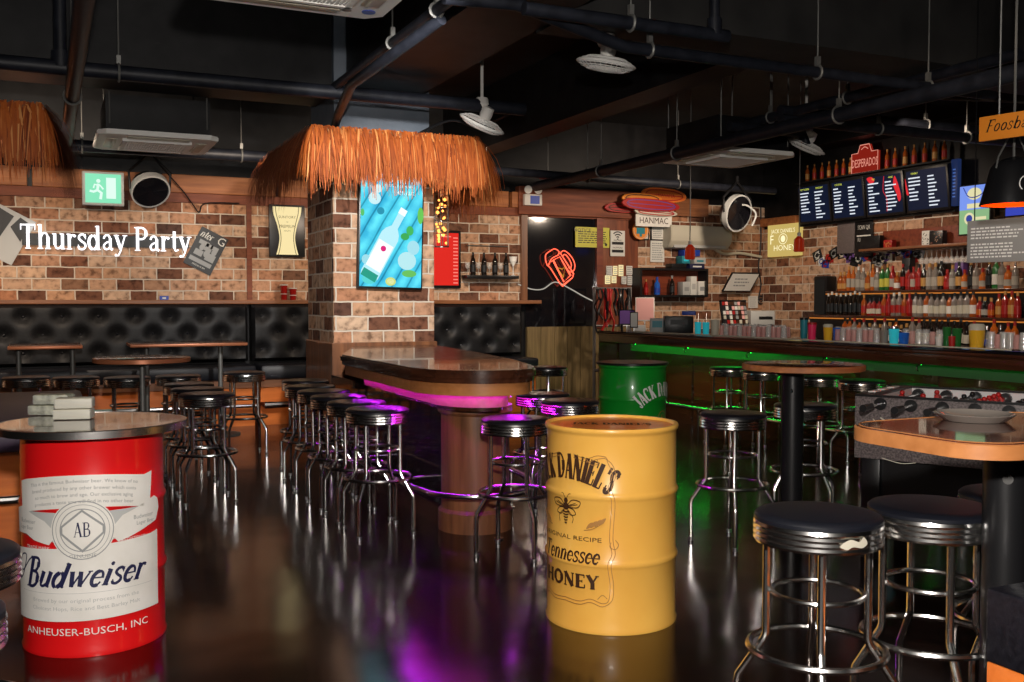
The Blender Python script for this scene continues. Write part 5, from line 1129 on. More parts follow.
# lit beer sign
t = wall_thing('light_box', 'lit cream beer glass shaped sign on a dark board, left of the brick pillar', 'sign', 286.5, 231, YF-.01); w, h = .215, .315
b = nb(); box(b, -w, w, -.04, .01, -h, h, .004); obj('dark_board', b, MT['blackp'], t)
def gl(k): return smoothpts([(-.175*k,.29),(-.165*k,.2),(-.12*k,.06),(-.095*k,-.08),(-.11*k,-.2),(-.135*k,-.29)], 5)
L1 = gl(1); b = nb(); flat(b, L1[::-1]+[(-x, z) for x, z in L1], .0415); obj('lit_panel', b, MT['e_cream'], t, smooth=0)
b = nb(); stroke(b, gl(.8), .008, .043); stroke(b, [(-x, z) for x, z in gl(.8)], .008, .043); text(b, 'SUNTORY', 0, .15, .032, .043, sx=1.05); text(b, 'THE', 0, .10, .012, .043); text(b, 'PREMIUM', 0, .035, .038, .043, sx=.95); text(b, "MALT'S", 0, -.01, .018, .043); obj('sign_lettering', b, mat('olive_ink', (.10,.08,.03), .5), t, smooth=0)
b = nb(); box(b, -.3, .3, -.09, -.05, h+.0, h+.03); b.free()
# red bar lamp left of bottle shelf
x0, z0 = B(430, 288, YF); x1, z1 = B(459.5, 231, YF)
t = thing('light_box', 'glowing red panel in a black frame just right of the brick pillar', 'sign', ((x0+x1)/2, YF, (z0+z1)/2)); w, h = (x1-x0)/2, (z1-z0)/2
b = nb(); box(b, -w, w, -.05, 0, -h, h, .006); obj('frame', b, MT['blackp'], t)
b = nb(); quad(b, -w+.035, w-.035, -h+.035, h-.035, .0515); obj('lit_panel', b, MT['e_red'], t)
b = nb()
for k in range(14): quad(b, w-.11-.0, w-.045, -h+.06+k*(2*h-.12)/14, -h+.075+k*(2*h-.12)/14, .053)
quad(b, -w+.1, w-.14, h-.09, h-.075, .053); obj('lit_marks', b, E((1,.25,.2), 1.0), t)
# small bottle shelf
x0, z0 = B(464, 277, YF-.1); x1, _ = B(516, 277, YF-.1)
t = thing('wall_shelf', 'short black wall shelf carrying four dark bottles', 'shelf', ((x0+x1)/2, YF, z0)); w = (x1-x0)/2
b = nb(); box(b, -w, w, -.2, 0, -.02, .025, .004); obj('shelf_board', b, MT['blackp'], t)
b = nb(); tube(b, [(-w+.08,-.02,.62-.2),(w-.08,-.02,.62-.2)], .006, 6); obj('thin_rod', b, MT['zinc'], t)
for k, px_ in enumerate((473, 484, 495, 506)):
    x = B(px_, 270, YF-.1)[0]; bottle((x, YF-.1, z0+.026), 'wine', 'darkg', 'slate', 'blackp', 'dark bottle on the short black wall shelf, %s from the left' % ORD[k], 'dark bottles on the short wall shelf', .98)
for k, px_ in enumerate((467.5, 478.5, 489.5, 500.5)):
    x = B(px_, 270, YF-.1)[0]; o = bpy.data.objects.new('wine_glass', gme); C.objects.link(o); o.location = (x, YF-.1, z0+.026); tag(o, 'stemmed glass on the short black wall shelf, %s from the left' % ORD[k], 'glass', 'stemmed glasses on the short wall shelf')
x = B(512.5, 262, YF-.14)[0]; t = thing('stemmed_goblet', 'white goblet at the right end of the short wall shelf', 'glass', (x, YF-.16, z0+.026))
b = nb(); lathe(b, [(.001,0),(.03,0),(.03,.004),(.006,.012),(.006,.12),(.04,.18),(.055,.25),(.052,.25),(.045,.185),(.001,.14)], 20); obj('bowl', b, MT['whitep'], t)
# things on the rail by the pillar
for k, (px_, m, lb) in enumerate(((284,'redg','red lantern cup on the wall ledge left of the pillar, left one'),(293,'redg','red lantern cup on the wall ledge left of the pillar, right one'))):
    x, z = B(px_, 300, YW-.12); t = thing('lantern_cup', lb, 'cup', (x, YW-.12, 1.446)); hh = .18 if k == 0 else .14
    b = nb(); lathe(b, [(.001,0),(.035,0),(.045,hh),(.04,hh),(.001,hh-.01)], 16); obj('cup', b, MT[m], t); b = nb(); ring(b, .046, hh, .006, n=18, seg=5); ring(b, .04, hh*.4, .004, n=18, seg=5); obj('rim', b, MT['paper'], t)
x, z = B(164, 302, YW-.12); t = thing('card_stand', 'small blue card standing on the wall ledge under the lettering', 'card', (x, YW-.14, 1.446)); b = nb(); box(b, -.05,.05,-.005,.005,0,.045); obj('card', b, MT['blue'], t); b = nb(); quad(b, -.02,.02,.01,.03,.006); obj('card_mark', b, MT['paper'], t)
# red fire bell and emergency lamp
t = wall_thing('emergency_light', 'white emergency lamp with two round heads above the black panel', 'lamp', 532, 199, YF-.1)
b = nb(); box(b, -.13,.13,-.05,.02,-.09,.06,.008); obj('box_body', b, MT['white'], t); b = nb(); quad(b, -.05,.09,-.07,.04,.0515); obj('printed_panel', b, MT['blue'], t)
for s in (-1, 1):
    b = nb(); lathe(b, [(.001,-.04),(.03,-.035),(.055,0),(.055,.015),(.001,.012)], 20); bmesh.ops.rotate(b, verts=b.verts, matrix=Matrix.Rotation(PI/2,3,'X')); obj('lamp_head', b, MT['whitep'], t, loc=(s*.075,-.03,.12))
t = thing('fire_sprinkler', 'red valve fitting under the back pipe above the black panel', 'valve', PT(548,180,13.0)); b = nb(); lathe(b, [(.001,0),(.04,0),(.05,.03),(.02,.05),(.02,.1),(.001,.1)], 12); tube(b, [(-.12,0,.03),(.12,0,.03)], .022, 8); obj('valve_body', b, MT['redp'], t); b = nb(); tube(b, [(0,0,.1),(0,0,CEIL-t.location.z)], .008, 6); obj('rod', b, MT['zinc'], t)
# neon mug
YN = YW-.09
t = wall_thing('neon_sign', 'red neon sign of a tilted beer mug on the black panel', 'neon sign', 560, 266, YN); cx, cy = 560, 266; kx = 13.7/FPX
def npt(P): return [((q[0]/3.59+500-cx)*kx*1.04, -.02, -(q[1]/3.59+170-cy)*kx) for q in P]
paths = [[(157,325),(158,305),(175,292),(192,284),(208,293),(206,305),(192,312),(178,322),(166,345),(157,325)], [(166,345),(175,352),(215,410),(222,416),(262,386),(266,372),(215,300),(206,300)], [(178,330),(186,324),(228,402),(254,378),(212,312),(186,324)], [(213,300),(225,290),(240,295),(258,312),(270,335),(268,358),(252,366),(246,360)], [(222,310),(232,303),(246,316),(257,338),(254,352),(246,350)]]
for k, P in enumerate(paths): b = nb(); tube(b, npt(P if k in (1,2) else smoothpts(P, 4)), .007, 6); obj('neon_tube', b, MT['e_neon'], t)
b = nb(); tube(b, npt([(200,350),(226,384),(233,345),(222,356),(200,350)]), .006, 6); obj('neon_tube', b, E((.6,.25,.03), 1), t, label='dim amber inner tube')
b = nb(); P = npt([(160,300),(270,360)]); tube(b, [P[0],(P[0][0],.045,P[0][2])], .006, 6); tube(b, [P[1],(P[1][0],.045,P[1][2])], .006, 6); obj('standoff', b, MT['blackp'], t)
# pale wavy reflection on the black panel, painted as a glowing tube
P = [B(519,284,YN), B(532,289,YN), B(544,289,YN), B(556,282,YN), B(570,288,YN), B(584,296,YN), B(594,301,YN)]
o = obj('cord', tube(nb(), smoothpts([(x, YN+.03, z) for x, z in P], 5), .008, 6), E((.55,.5,.42), .8)); tag(o, 'pale wavy painted reflection across the black panel below the neon mug', 'cord')
def sheet(name, label, cat, p0, p1, m, y=YF-.005, lines=None, lm='blackp', frame=None, roll=0, th=.012):
    x0, z0 = B(p0[0], p1[1], y); x1, z1 = B(p1[0], p0[1], y); t_ = thing(name, label, cat, ((x0+x1)/2, y, (z0+z1)/2), roll=roll); w, h = (x1-x0)/2, (z1-z0)/2
    if frame: b = nb(); box(b, -w, w, -th-.006, 0, -h, h, .003); obj('frame', b, MT[frame], t_); w -= .02; h -= .02; b = nb(); quad(b, -w, w, -h, h, th+.0075); obj('sheet', b, MT[m], t_); d = th+.009
    else: b = nb(); box(b, -w, w, -th, 0, -h, h); obj('sheet', b, MT[m], t_); d = th+.0015
    if lines: b = nb(); lines(b, w, h, d); obj('lettering', b, MT[lm], t_, smooth=0)
    return t_
def textlines(n, mx=.85, seed=0, th=.35):
    def f(b, w, h, d):
        r_ = random.Random(seed)
        for k in range(n):
            z = h*.85-(2*h*.85)*(k+.5)/n; x = -w*mx
            while x < w*mx*r_.uniform(.55, 1): L_ = r_.uniform(.04,.16)*w*2; quad(b, x, min(x+L_, w*mx), z-h*th/n, z+h*th/n, d); x += L_+w*.05
    return f
def yl(b, w, h, d):
    text(b, 'NOTICE', -w*.6, h*.55, .045, d, sx=1.2); textlines(6, .85, 2)(b, w, h*.75, d)
    flat(b, ellp(w*.8,-h*.7,.02,.02,12), d)
sheet('notice', 'yellow printed notice at the top right corner of the black panel', 'notice', (575,228), (609,247), 'yelp', lines=yl, y=YW-.065)
def wf(b, w, h, d):
    for k, r_ in enumerate((.03,.065,.10)): stroke(b, [(r_*math.cos(R(a)), h*.35+r_*math.sin(R(a))) for a in range(45, 136, 10)], .016, d)
    flat(b, ellp(0,h*.33,.012,.012,10), d); quad(b, -w*.8,w*.8,-h*.1,h*.12,d); quad(b, -w*.8,w*.8,-h*.72,-h*.5,d)
    text(b, 'FREE WIFI', 0, h*.18, .022, d); text(b, 'PASSWORD', 0, -h*.4, .022, d)
sheet('wifi_poster', 'white poster with a black wireless symbol on the wooden panel', 'poster', (610,231), (624.5,256), 'paper', lines=wf, y=YW-.065)
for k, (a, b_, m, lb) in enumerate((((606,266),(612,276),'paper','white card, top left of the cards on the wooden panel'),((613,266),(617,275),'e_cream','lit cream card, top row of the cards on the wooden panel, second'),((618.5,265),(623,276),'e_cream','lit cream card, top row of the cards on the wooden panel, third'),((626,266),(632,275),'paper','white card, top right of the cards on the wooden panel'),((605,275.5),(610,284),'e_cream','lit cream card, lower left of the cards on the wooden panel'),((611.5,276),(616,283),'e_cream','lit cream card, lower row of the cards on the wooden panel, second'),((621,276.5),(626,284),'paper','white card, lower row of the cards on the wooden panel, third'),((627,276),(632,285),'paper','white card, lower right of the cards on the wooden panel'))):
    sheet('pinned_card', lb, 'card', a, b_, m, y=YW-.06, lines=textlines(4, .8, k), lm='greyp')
def hm(b, w, h, d): text(b, 'HANMAC', 0, -h*.5, h*1.05, d, sx=.92)
sheet('wooden_sign', 'pale wooden board reading HANMAC under the surfboards', 'sign', (635,215.5), (671,226), 'label', lines=hm, lm='ink', y=YW-.22, th=.02)
t = wall_thing('round_sign', 'round orange beer sign left under the HANMAC board', 'sign', 640, 230.5, YW-.13)
b = nb(); lathe(b, [(.001,0),(.13,0),(.13,.02),(.001,.02)], 36); bmesh.ops.rotate(b, verts=b.verts, matrix=Matrix.Rotation(PI/2,3,'X')); obj('disc', b, MT['orangep'], t)
b = nb(); quad(b, -.07,.07,-.05,.04,.0215); quad(b, -.02,.02,-.09,-.05,.0215); obj('emblem', b, MT['teal'], t)
b = nb(); stroke(b, ellp(0,0,.115,.115,30)+[(.115,0)], .008, .022); text(b, 'BEER', 0, .06, .03, .022); obj('emblem_rim', b, MT['cream'], t)
sheet('framed_certificate', 'dark framed white certificate low left under the HANMAC board', 'picture', (637,226), (648.5,240), 'paper', frame='blackp', lines=textlines(5, .8, 4), lm='greyp')
sheet('framed_certificate', 'dark framed white certificate right under the middle of the HANMAC board', 'picture', (650,225), (664,240.5), 'paper', frame='blackp', lines=textlines(6, .8, 5), lm='greyp')
sheet('paper_notice', 'white paper notice below the framed certificates', 'notice', (650,241), (664,262), 'paper', lines=textlines(8, .8, 6), lm='greyp')
sheet('wooden_plank', 'rustic wooden plank above the split air conditioner', 'plank', (674,200), (707,216), 'mwoodx', y=YW-.10, th=.04)
# surfboards stacked above
def board(px, py, L_, w_, m, label, roll, y, fin='redp', txt=None):
    t_ = wall_thing('surfboard', label, 'surfboard', px, py, y, roll)
    P = smoothpts([(-L_,0),(-L_*.8,-w_*.75),(-L_*.2,-w_),(L_*.5,-w_*.9),(L_*.92,-w_*.45),(L_,0),(L_*.92,w_*.45),(L_*.5,w_*.9),(-L_*.2,w_),(-L_*.8,w_*.75)], 4, True)
    b = nb(); prism(b, P, -.035, .0); bmesh.ops.bevel(b, geom=list(b.edges), offset=.008, segments=1, affect='EDGES'); obj('board', b, MT[m], t_)
    b = nb(); stroke(b, [(-L_*.85,0),(L_*.85,0)], .012, .037)
    stroke(b, [(x*.82, z*.7) for x, z in P]+[(P[0][0]*.82, P[0][1]*.7)], .014, .037)
    if txt: text(b, txt, L_*.1, -.025, .05, .038)
    obj('stripe', b, MT[fin], t_)
    b = nb(); box(b, -.02, .02, 0, YW-.0-y, -.02, .02); obj('bracket', b, MT['blackp'], t_)
board(641, 199, .33, .075, 'orangep', 'small yellow orange surfboard, left one of the pile over the HANMAC board', 0, YW-.22, 'ink')
board(663, 195.5, .38, .10, 'salmonb' if False else 'orangew', 'orange red surfboard, upper right one of the pile over the HANMAC board', R(2), YW-.17, 'redp', 'HAVANA')
board(650, 205, .48, .085, 'redp', 'long red surfboard across the middle of the pile over the HANMAC board', R(2), YW-.30, 'purple')
board(628, 208, .40, .07, 'redp', 'red surfboard at the left of the pile over the HANMAC board', R(-1), YW-.15, 'ink')
board(655, 212.5, .36, .05, 'cream', 'narrow board with a pale tip, lowest of the pile over the HANMAC board', R(2), YW-.26, 'redp')
# split air conditioner
x0, z0 = B(672, 247, YW-.3); x1, z1 = B(733, 227, YW-.3)
t = thing('split_air_conditioner', 'cream split air conditioner on the bricks beside the HANMAC board', 'air conditioner', ((x0+x1)/2, YF, z0)); w = (x1-x0)/2; h = z1-z0
b = nb(); rings(b, [[(x, y, z) for y, z in ((0,0),(-.14,0),(-.22,.07),(-.24,.12),(-.24,h-.03),(-.22,h),(0,h))] for x in (-w, w)]); bmesh.ops.bevel(b, geom=list(b.edges), offset=.01, segments=2, affect='EDGES'); obj('body', b, MT['cream'], t)
b = nb(); box(b, -w+.08, w-.08, -.19, -.12, .0, .04); obj('outlet_flap', b, MT['lgreyp'], t)
b = nb(); tube(b, smoothpts([(w-.2,-.1,-.01),(w,-.06,-.07),(w+.3,-.04,-.05),(w+.7,-.04,-.1)], 5), .022, 8); obj('pipe', b, MT['cream'], t)
# shelf box with things
x0, z0 = B(637, 297, YW-.2); x1, z1 = B(705, 269, YW-.2)
t = thing('wall_cubby', 'dark open wall cubby above the till', 'shelf', ((x0+x1)/2, YF, z0)); w = (x1-x0)/2; h = z1-z0; cz = z0
b = nb(); box(b, -w, w, -.24, 0, 0, .03); box(b, -w, w, -.24, 0, h-.03, h); box(b, -w, -w+.03, -.24, 0, .03, h-.03); box(b, w-.03, w, -.24, 0, .03, h-.03); obj('box_frame', b, MT['blackp'], t)
b = nb(); box(b, -w+.03, w-.03, -.02, 0, .03, h-.03); obj('back_panel', b, MT['redwood'], t)
def onshelf(px): return B(px, 290, YW-.18)[0]
bottle((onshelf(657), YW-.18, cz+.032), 'squat', 'blueg', 'blue', 'blue', 'blue bottle in the wall cubby', None, 1.15)
bottle((onshelf(646), YW-.18, cz+.032), 'spirit', 'redg', 'redp', 'gold', 'red bottle at the left end of the wall cubby', None, .8)
bottle((onshelf(672), YW-.18, cz+.032), 'spirit', 'darkg', 'slate', 'greyp', 'dark bottle in the middle of the wall cubby', None, 1.0)
def bxy(name, label, cat, px, y, w_, d_, hgt, m, z, stripe=None):
    x = B(px, 280, y)[0]; t_ = thing(name, label, cat, (x, y, z)); b = nb(); box(b, -w_/2, w_/2, -d_/2, d_/2, 0, hgt, .003); obj('carton', b, MT[m], t_)
    if stripe: b = nb(); quad(b, -w_*.3, w_*.3, hgt*.3, hgt*.6, d_/2+.002); obj('print', b, MT[stripe], t_)
bxy('carton', 'grey box in the wall cubby, left of the white ones', 'carton', 684, YW-.15, .13, .14, .19, 'lgreyp', cz+.032, 'greyp')
bxy('carton', 'tall white pointed box in the wall cubby', 'carton', 691.5, YW-.19, .10, .12, .27, 'paper', cz+.032, 'lgreyp')
bxy('carton', 'white box at the right end of the wall cubby', 'carton', 699.5, YW-.16, .13, .14, .20, 'paper', cz+.032, 'greyp')
ct = cz+h
bxy('carton', 'long black flat box on top of the wall cubby', 'carton', 676, YW-.15, .25, .16, .07, 'blackp', ct+.001)
bxy('carton', 'flat dark blue box on top of the wall cubby', 'carton', 694, YW-.15, .26, .16, .07, 'navy', ct+.001, 'paper')
bxy('carton', 'teal box above the long black one on the wall cubby', 'carton', 683, YW-.15, .14, .15, .11, 'teal', ct+.073, 'tealg')
bxy('carton', 'pale blue box above the dark blue one on the wall cubby', 'carton', 697, YW-.15, .2, .15, .09, 'lgreyp', ct+.073, 'teal')
bxy('carton', 'bright blue flat box, topmost on the wall cubby', 'carton', 689, YW-.15, .28, .15, .09, 'blue', ct+.184)
# certificate leaning over the corner and other bits near the corner
y = YW-.25; x0, z0 = B(741, 282, y)
t = thing('menu_board', 'framed white chart leaning forward on the bricks near the wall corner', 'picture', (x0, y, z0), tilt=R(22)); w, h = .24, .15
b = nb(); prism(b, [(-w-.07,-h),(w-.03,-h),(w+.07,h),(-w+.03,h)], -.012, .008); obj('frame', b, MT['blackp'], t)
b = nb(); flat(b, [(-w-.045,-h+.016),(w-.045,-h+.016),(w+.045,h-.016),(-w+.045,h-.016)], .0135); obj('sheet', b, MT['paper'], t)
b = nb(); textlines(3, .7, 9)(b, w*.8, h*.6, .015); obj('lettering', b, MT['greyp'], t)
b = nb(); tube(b, [(0,.01,.06),(0,.2,.02)], .008, 6); obj('bracket', b, MT['blackp'], t)
y = 11.2; x0, z0 = B(734, 313, y)
t = thing('display_rack', 'black framed rack of small patterned cards behind the left glass cluster', 'rack', (x0, y, z0), tilt=R(-12)); w, h = .215, .17
b = nb(); box(b, -w, w, 0, .02, -h, h, .003); tube(b, [(-w,0,-h),(w,0,-h),(w,0,h),(-w,0,h)], .012, 6, True); tube(b, [(0,.02,0),(0,.12,-z0+.02)], .02, 8); obj('frame', b, MT['blackp'], t)
r7 = random.Random(5)
for j in range(5):
    for i in range(8):
        b = nb(); x = -w+.03+i*.052; z = -h+.02+j*.065; box(b, x, x+.042, -.008, 0, z, z+.05); obj('card', b, MT[r7.choice(['paper','salmon','redp','greyp','slate','cream','ink'])], t)
x, z = B(760, 315, 11.6); t = thing('printer', 'pale grey receipt printer near the wall corner behind the glasses', 'printer', (x, 11.6, z-.14), R(-20))
b = nb(); box(b, -.18,.18,-.13,.13,0,.2,.015); obj('body', b, MT['lgreyp'], t); b = nb(); box(b, -.06,.14,-.138,-.128,.08,.12); obj('slot', b, MT['blackp'], t); b = nb(); box(b, -.1,.1,-.1,.1,-(z-.14),0); obj('stand', b, MT['blackp'], t)
sheet('paper_notice', 'small pale sheet pinned left of the wall corner under the chart', 'notice', (748,296), (757.5,308), 'paper', lines=textlines(5, .7, 12), lm='lgreyp')
t = wall_thing('junction_box', 'small round dark wall bell beside the pale pinned sheet', 'bell', 761, 300, YF-.01); b = nb(); ring(b, .06, 0, .01, n=24, seg=6); ring(b, .03, 0, .006, n=20, seg=6); bmesh.ops.rotate(b, verts=b.verts, matrix=Matrix.Rotation(PI/2,3,'X')); lathe(b, [(.001,0),(.02,0),(.02,.02),(.001,.02)], 10); obj('rings', b, MT['slate'], t)
o = obj('cable', tube(nb(), smoothpts([(9.86,YW-.06,2.86),(9.86,YW-.07,2.3),(9.82,YW-.07,1.95),(9.87,YW-.07,1.7),(9.83,YW-.06,1.45)], 6), .012, 6), MT['blackp']); tag(o, 'black cable hanging down the wall corner beside the gold sign', 'cable')
bx('folded_cloth', 'blue crumpled packet on top of the till', 'packet', 689, 310, 6.88, .16, .08, .05, 'blue', R(-40), z=1.265)

# ================================================================== RIGHT WALL
def rwall(name, label, cat, px, py, x=XW-.05, roll=0, group=None, tilt=0):
    y, z = A(px, py, x); return thing(name, label, cat, (x, y, z), -PI/2, group, roll, tilt)
# gold lit sign
y0, z0 = A(769, 253, 9.86); y1, z1 = A(801, 224, 9.86)
t = thing('light_box', 'softly lit gold whiskey sign on the bricks right of the wall corner', 'sign', (9.86, (y0+y1)/2, (z0+z1)/2-.02), -PI/2); w, h = (y0-y1)/2, .235
b = nb(); box(b, -w, w, -.03, .04, -h, h, .006); obj('panel', b, MT['e_gold'], t)
b = nb(); text(b, "JACK DANIEL'S", 0, .11, .06, .0315, sx=.95); stroke(b, ellp(0,.02,.09,.075,24)+[(.09,.02)], .01, .0315); flat(b, ellp(0,.02,.05,.05,16), .0315); text(b, 'HONEY', .03, -.15, .085, .0315, sx=1.2); text(b, 'F', -w*.72, -.05, .14, .0315); obj('sign_lettering', b, E((1,.9,.55), 1.1), t, smooth=0)
# menu screens
y0 = A(799, 200, 9.8)[0]; y1 = A(954, 200, 9.8)[0]
b = nb(); box(b, 9.82, XW, y1, y0, 2.50, 3.10); box(b, 9.70, XW, y1, y0, 3.10, 3.12)
struct('trim_20', b, MT['blackc'])
MEN = [((800,187),(800,225),(832,222),(830,184),'e_screen'),((833,182),(833,221.5),(866,218),(863,178),'e_screen'),((866,178),(867,218),(905.5,214),(903,173),'e_screen'),((905.5,173),(907,215),(950.5,211),(948,167),'e_screen')]
names = ['leftmost menu screen of the four over the bar','second menu screen of the four over the bar','third menu screen of the four over the bar, with red figures','rightmost and largest looking menu screen of the four over the bar']
for k, (a, b_, c, d, m) in enumerate(MEN):
    ya, za = A(*b_, 9.74); yc, zc = A(*c, 9.74); _, zt = A(*a, 9.74); w = (ya-yc)/2; zb = 2.53; h = .54
    t = thing('menu_screen', names[k], 'screen', (9.78, (ya+yc)/2, zb), -PI/2, 'menu screens over the bar', tilt=R(7))
    b = nb(); box(b, -w, w, -.04, .03, 0, h, .006); obj('bezel', b, MT['blackp'], t)
    b = nb(); quad(b, -w+.03, w-.03, .03, h-.03, .0415); obj('display', b, MT[m], t)
    b = nb(); r_ = random.Random(k+20); c1_ = nb()
    for q, xx in enumerate((-w*.82, w*.08)):
        text(c1_, ['BOTTLE BEER','COCKTAIL','TAP','WHISKY'][k] if q == 0 else ['DRAUGHT','SHOTS','WINE','VODKA'][k], xx+.1, h-.075, .026, .043, sx=.8) if (q == 0 or k in (0,2)) else None
        n = 9 if q else 7+k%3
        for i in range(n):
            L_ = r_.uniform(.3,.72)*w*.8; z = h-.125-i*.044; quad(b, xx, xx+L_, z, z+.016, .043)
        obj('menu_lettering', b, MT['e_text'], t, smooth=0); b = nb()
    b.free()
    obj('menu_heading', c1_, MT['e_yel'], t, smooth=0)
    if k == 2:
        b = nb(); stroke(b, smoothpts([(.02,h-.04),(-.01,h*.6),(.04,h*.4),(.03,h*.1)], 5), .008, .0435); flat(b, smoothpts([(w*.6,h*.9),(w*.75,h*.7),(w*.85,h*.4),(w*.72,h*.3),(w*.62,h*.5),(w*.5,h*.7)], 4, True), .0428)
        flat(b, smoothpts([(-w*.85,h*.92),(-w*.6,h*.95),(-w*.45,h*.85),(-w*.65,h*.78)], 4, True), .0428); obj('red_figures', b, MT['e_sred'], t, smooth=0)
    if k == 3: b = nb(); flat(b, smoothpts([(-w*.97,h*.8),(-w*.88,h*.55),(-w*.84,h*.42),(-w*.95,h*.45)], 4, True), .0428); obj('red_figure', b, MT['e_sred'], t, smooth=0)
y, z = A(956, 190, 9.76); t = thing('narrow_light_panel', 'narrow dim blue panel right of the menu screens', 'screen', (9.78, y+.02, 2.56), -PI/2); b = nb(); box(b, -.05,.05,-.03,.03,0,.55,.004); obj('panel', b, E((.01,.02,.07), 1), t)
b = nb(); [quad(b, -.02, .02, .1+k*.04, .115+k*.04, .0315) for k in range(9)]; obj('marks', b, E((.05,.12,.4), 1), t)
# amber bottles over the screens with a neon brand sign
xs_ = (807.5,814.5,822,829,836.5,843.5,850.5, 887,895,905,914,924.5,934.5,944); 
for k, px_ in enumerate(xs_):
    y = A(px_, 175, 9.76)[0]; side = 'left' if k < 7 else 'right'; kk = k if k < 7 else k-7
    bottle((9.76, y, 3.122), 'wine', 'amber', 'redp' if k % 3 else 'gold', 'gold', 'amber bottle standing %s of the brand sign above the screens, %s from left' % (side, ORD[kk]), 'amber bottles above the menu screens', sc=.74 if k < 7 else .80)
y, z = A(868, 168, 9.8); t = thing('neon_sign', 'red and white brand sign between the amber bottles above the menu screens', 'sign', (9.76, y, 3.122), -PI/2)
b = nb(); prism(b, [(-.23,0),(.23,0),(.23,.26),(.12,.26),(.08,.36),(-.08,.36),(-.12,.26),(-.23,.26)], -.02, .02); obj('backing', b, E((.22,.012,.006), 1), t)
b = nb(); P = [(-.23,0),(.23,0),(.23,.26),(.12,.26),(.08,.36),(-.08,.36),(-.12,.26),(-.23,.26),(-.23,0)]; stroke(b, P, .012, .022); text(b, 'RAMSBURY', 0, .09, .085, .022, sx=.75) if False else text(b, 'DESPERADOS', 0, .075, .11, .022, sx=.5); stroke(b, smoothpts([(-.06,.30),(0,.33),(.06,.30)], 4), .01, .022); obj('neon_outline', b, E((.8,.3,.22), 1), t, smooth=0)
# black board signs beneath
def rsheet(name, label, cat, p0, p1, m, x=XW-.06, lines=None, lm='paper', th=.012):
    y0, z1 = A(p0[0], p0[1], x); y1, z0 = A(p1[0], p1[1], x); t_ = thing(name, label, cat, (x, (y0+y1)/2, (z0+z1)/2), -PI/2); w, h = (y0-y1)/2, (z1-z0)/2
    b = nb(); box(b, -w, w, -th, 0, -h, h, .002); obj('sheet', b, MT[m], t_)
    if lines: b = nb(); lines(b, w, h, th+.0015); obj('lettering', b, MT[lm] if isinstance(lm, str) else lm, t_, smooth=0)
def sq(b, w, h, d): text(b, 'SCAN QR', 0, h*.42, .06, d, sx=.62); quad(b, -w*.8, w*.8, h*.05, h*.12, d); text(b, 'FULL MENU', 0, -h*.22, .055, d, sx=.55)
rsheet('black_sign', 'black sign with two lines of white words under the menu screens', 'sign', (856,219), (873,256), 'blackp', lines=sq)
rsheet('grey_card', 'plain mottled grey card left of the black sign under the menu screens', 'card', (838,222), (855,253), 'speckd' if False else 'speck')
# beer advert screen, small blue screen
y0, z0 = A(960, 236, 9.6); y1, z1 = A(993, 182, 9.6)
t = thing('advertising_screen', 'bright blue and green beer advert screen right of the menu screens', 'screen', (9.6, (y0+y1)/2, (z0+z1)/2), -PI/2); w, h = (y0-y1)/2, (z1-z0)/2
b = nb(); box(b, -w, w, -.03, .04, -h, h, .006); obj('bezel', b, MT['blackp'], t)
for q, (za, zb2, col) in enumerate(((.0,1,(.18,.3,.85)),(-1,.0,(.25,.45,.22)))):
    b = nb(); quad(b, -w+.015, w-.015, za*h+(.015 if za < 0 else 0), zb2*h-(.015 if zb2 > .5 else 0), .0315); obj('display', b, E(col, 1), t)
b = nb(); flat(b, ellp(-.0,h*.62,w*.45,w*.32,20), .033); flat(b, ellp(-w*.3,-h*.35,w*.32,w*.32,20), .033); quad(b, -w*.45,w*.4,h*.05,h*.24,.033); quad(b, w*.1,w*.75,-h*.42,-h*.3,.033); obj('advert_picture', b, E((.75,.7,.4), 1), t, smooth=0)
b = nb(); flat(b, ellp(-w*.3,-h*.35,w*.2,w*.2,16), .034); stroke(b, smoothpts([(-w*.7,h*.9),(-w*.4,h*.55),(0,h*.48),(w*.5,h*.6),(w*.7,h*.9)], 5), .012, .034); obj('advert_marks', b, E((.03,.05,.3), 1), t, smooth=0)
b = nb(); box(b, -.06,.06,.04,.34,-.06,.06); obj('wall_bracket', b, MT['blackp'], t)
t = rwall('small_screen', 'small blue screen at the right edge behind the black bucket lamp', 'screen', 1022, 207, 9.5); b = nb(); box(b, -.2,.3,-.02,.03,-.10,.12,.004); obj('bezel', b, MT['blackp'], t); b = nb(); quad(b, -.185,.28,-.085,.105,.0215); obj('display', b, E((.04,.06,.45), 1), t); b = nb(); box(b, -.05,.05,.03,.45,-.03,.03); obj('wall_bracket', b, MT['blackp'], t)
# grey hanging letter board
p = PT(968, 226, 7.3); q = PT(1034, 219, 6.9); v = Vector(q)-Vector(p); L_ = math.hypot(v.x, v.y); rz = math.atan2(v.y, v.x)
t = thing('hanging_board', 'grey board with rows of white words hung over the counter, right edge', 'board', (p[0], p[1], p[2]-.27), rz); h = .285
b = nb(); box(b, 0, L_, -.01, .01, 0, h+.02, .003); obj('board', b, mat('pale_board_grey', (.34,.34,.34), .6, spec=.2), t)
b = nb(); r_ = random.Random(6)
for k in range(10):
    if k == 4: continue
    z = h-.045-k*.023; x = .03
    while x < L_*r_.uniform(.6,.95): u = r_.uniform(.01,.04); quad(b, x, x+u, z, z+.011, .0115); x += u+.008
obj('lettering', b, mat('chalk_white', (.95,.95,.95), .6), t, smooth=0)
b = nb()
for x in (.05, L_-.05): tube(b, [(x,0,h+.02),(x,0,CEIL-t.location.z)], .004, 5)
obj('hanging_wires', b, MT['blackp'], t)
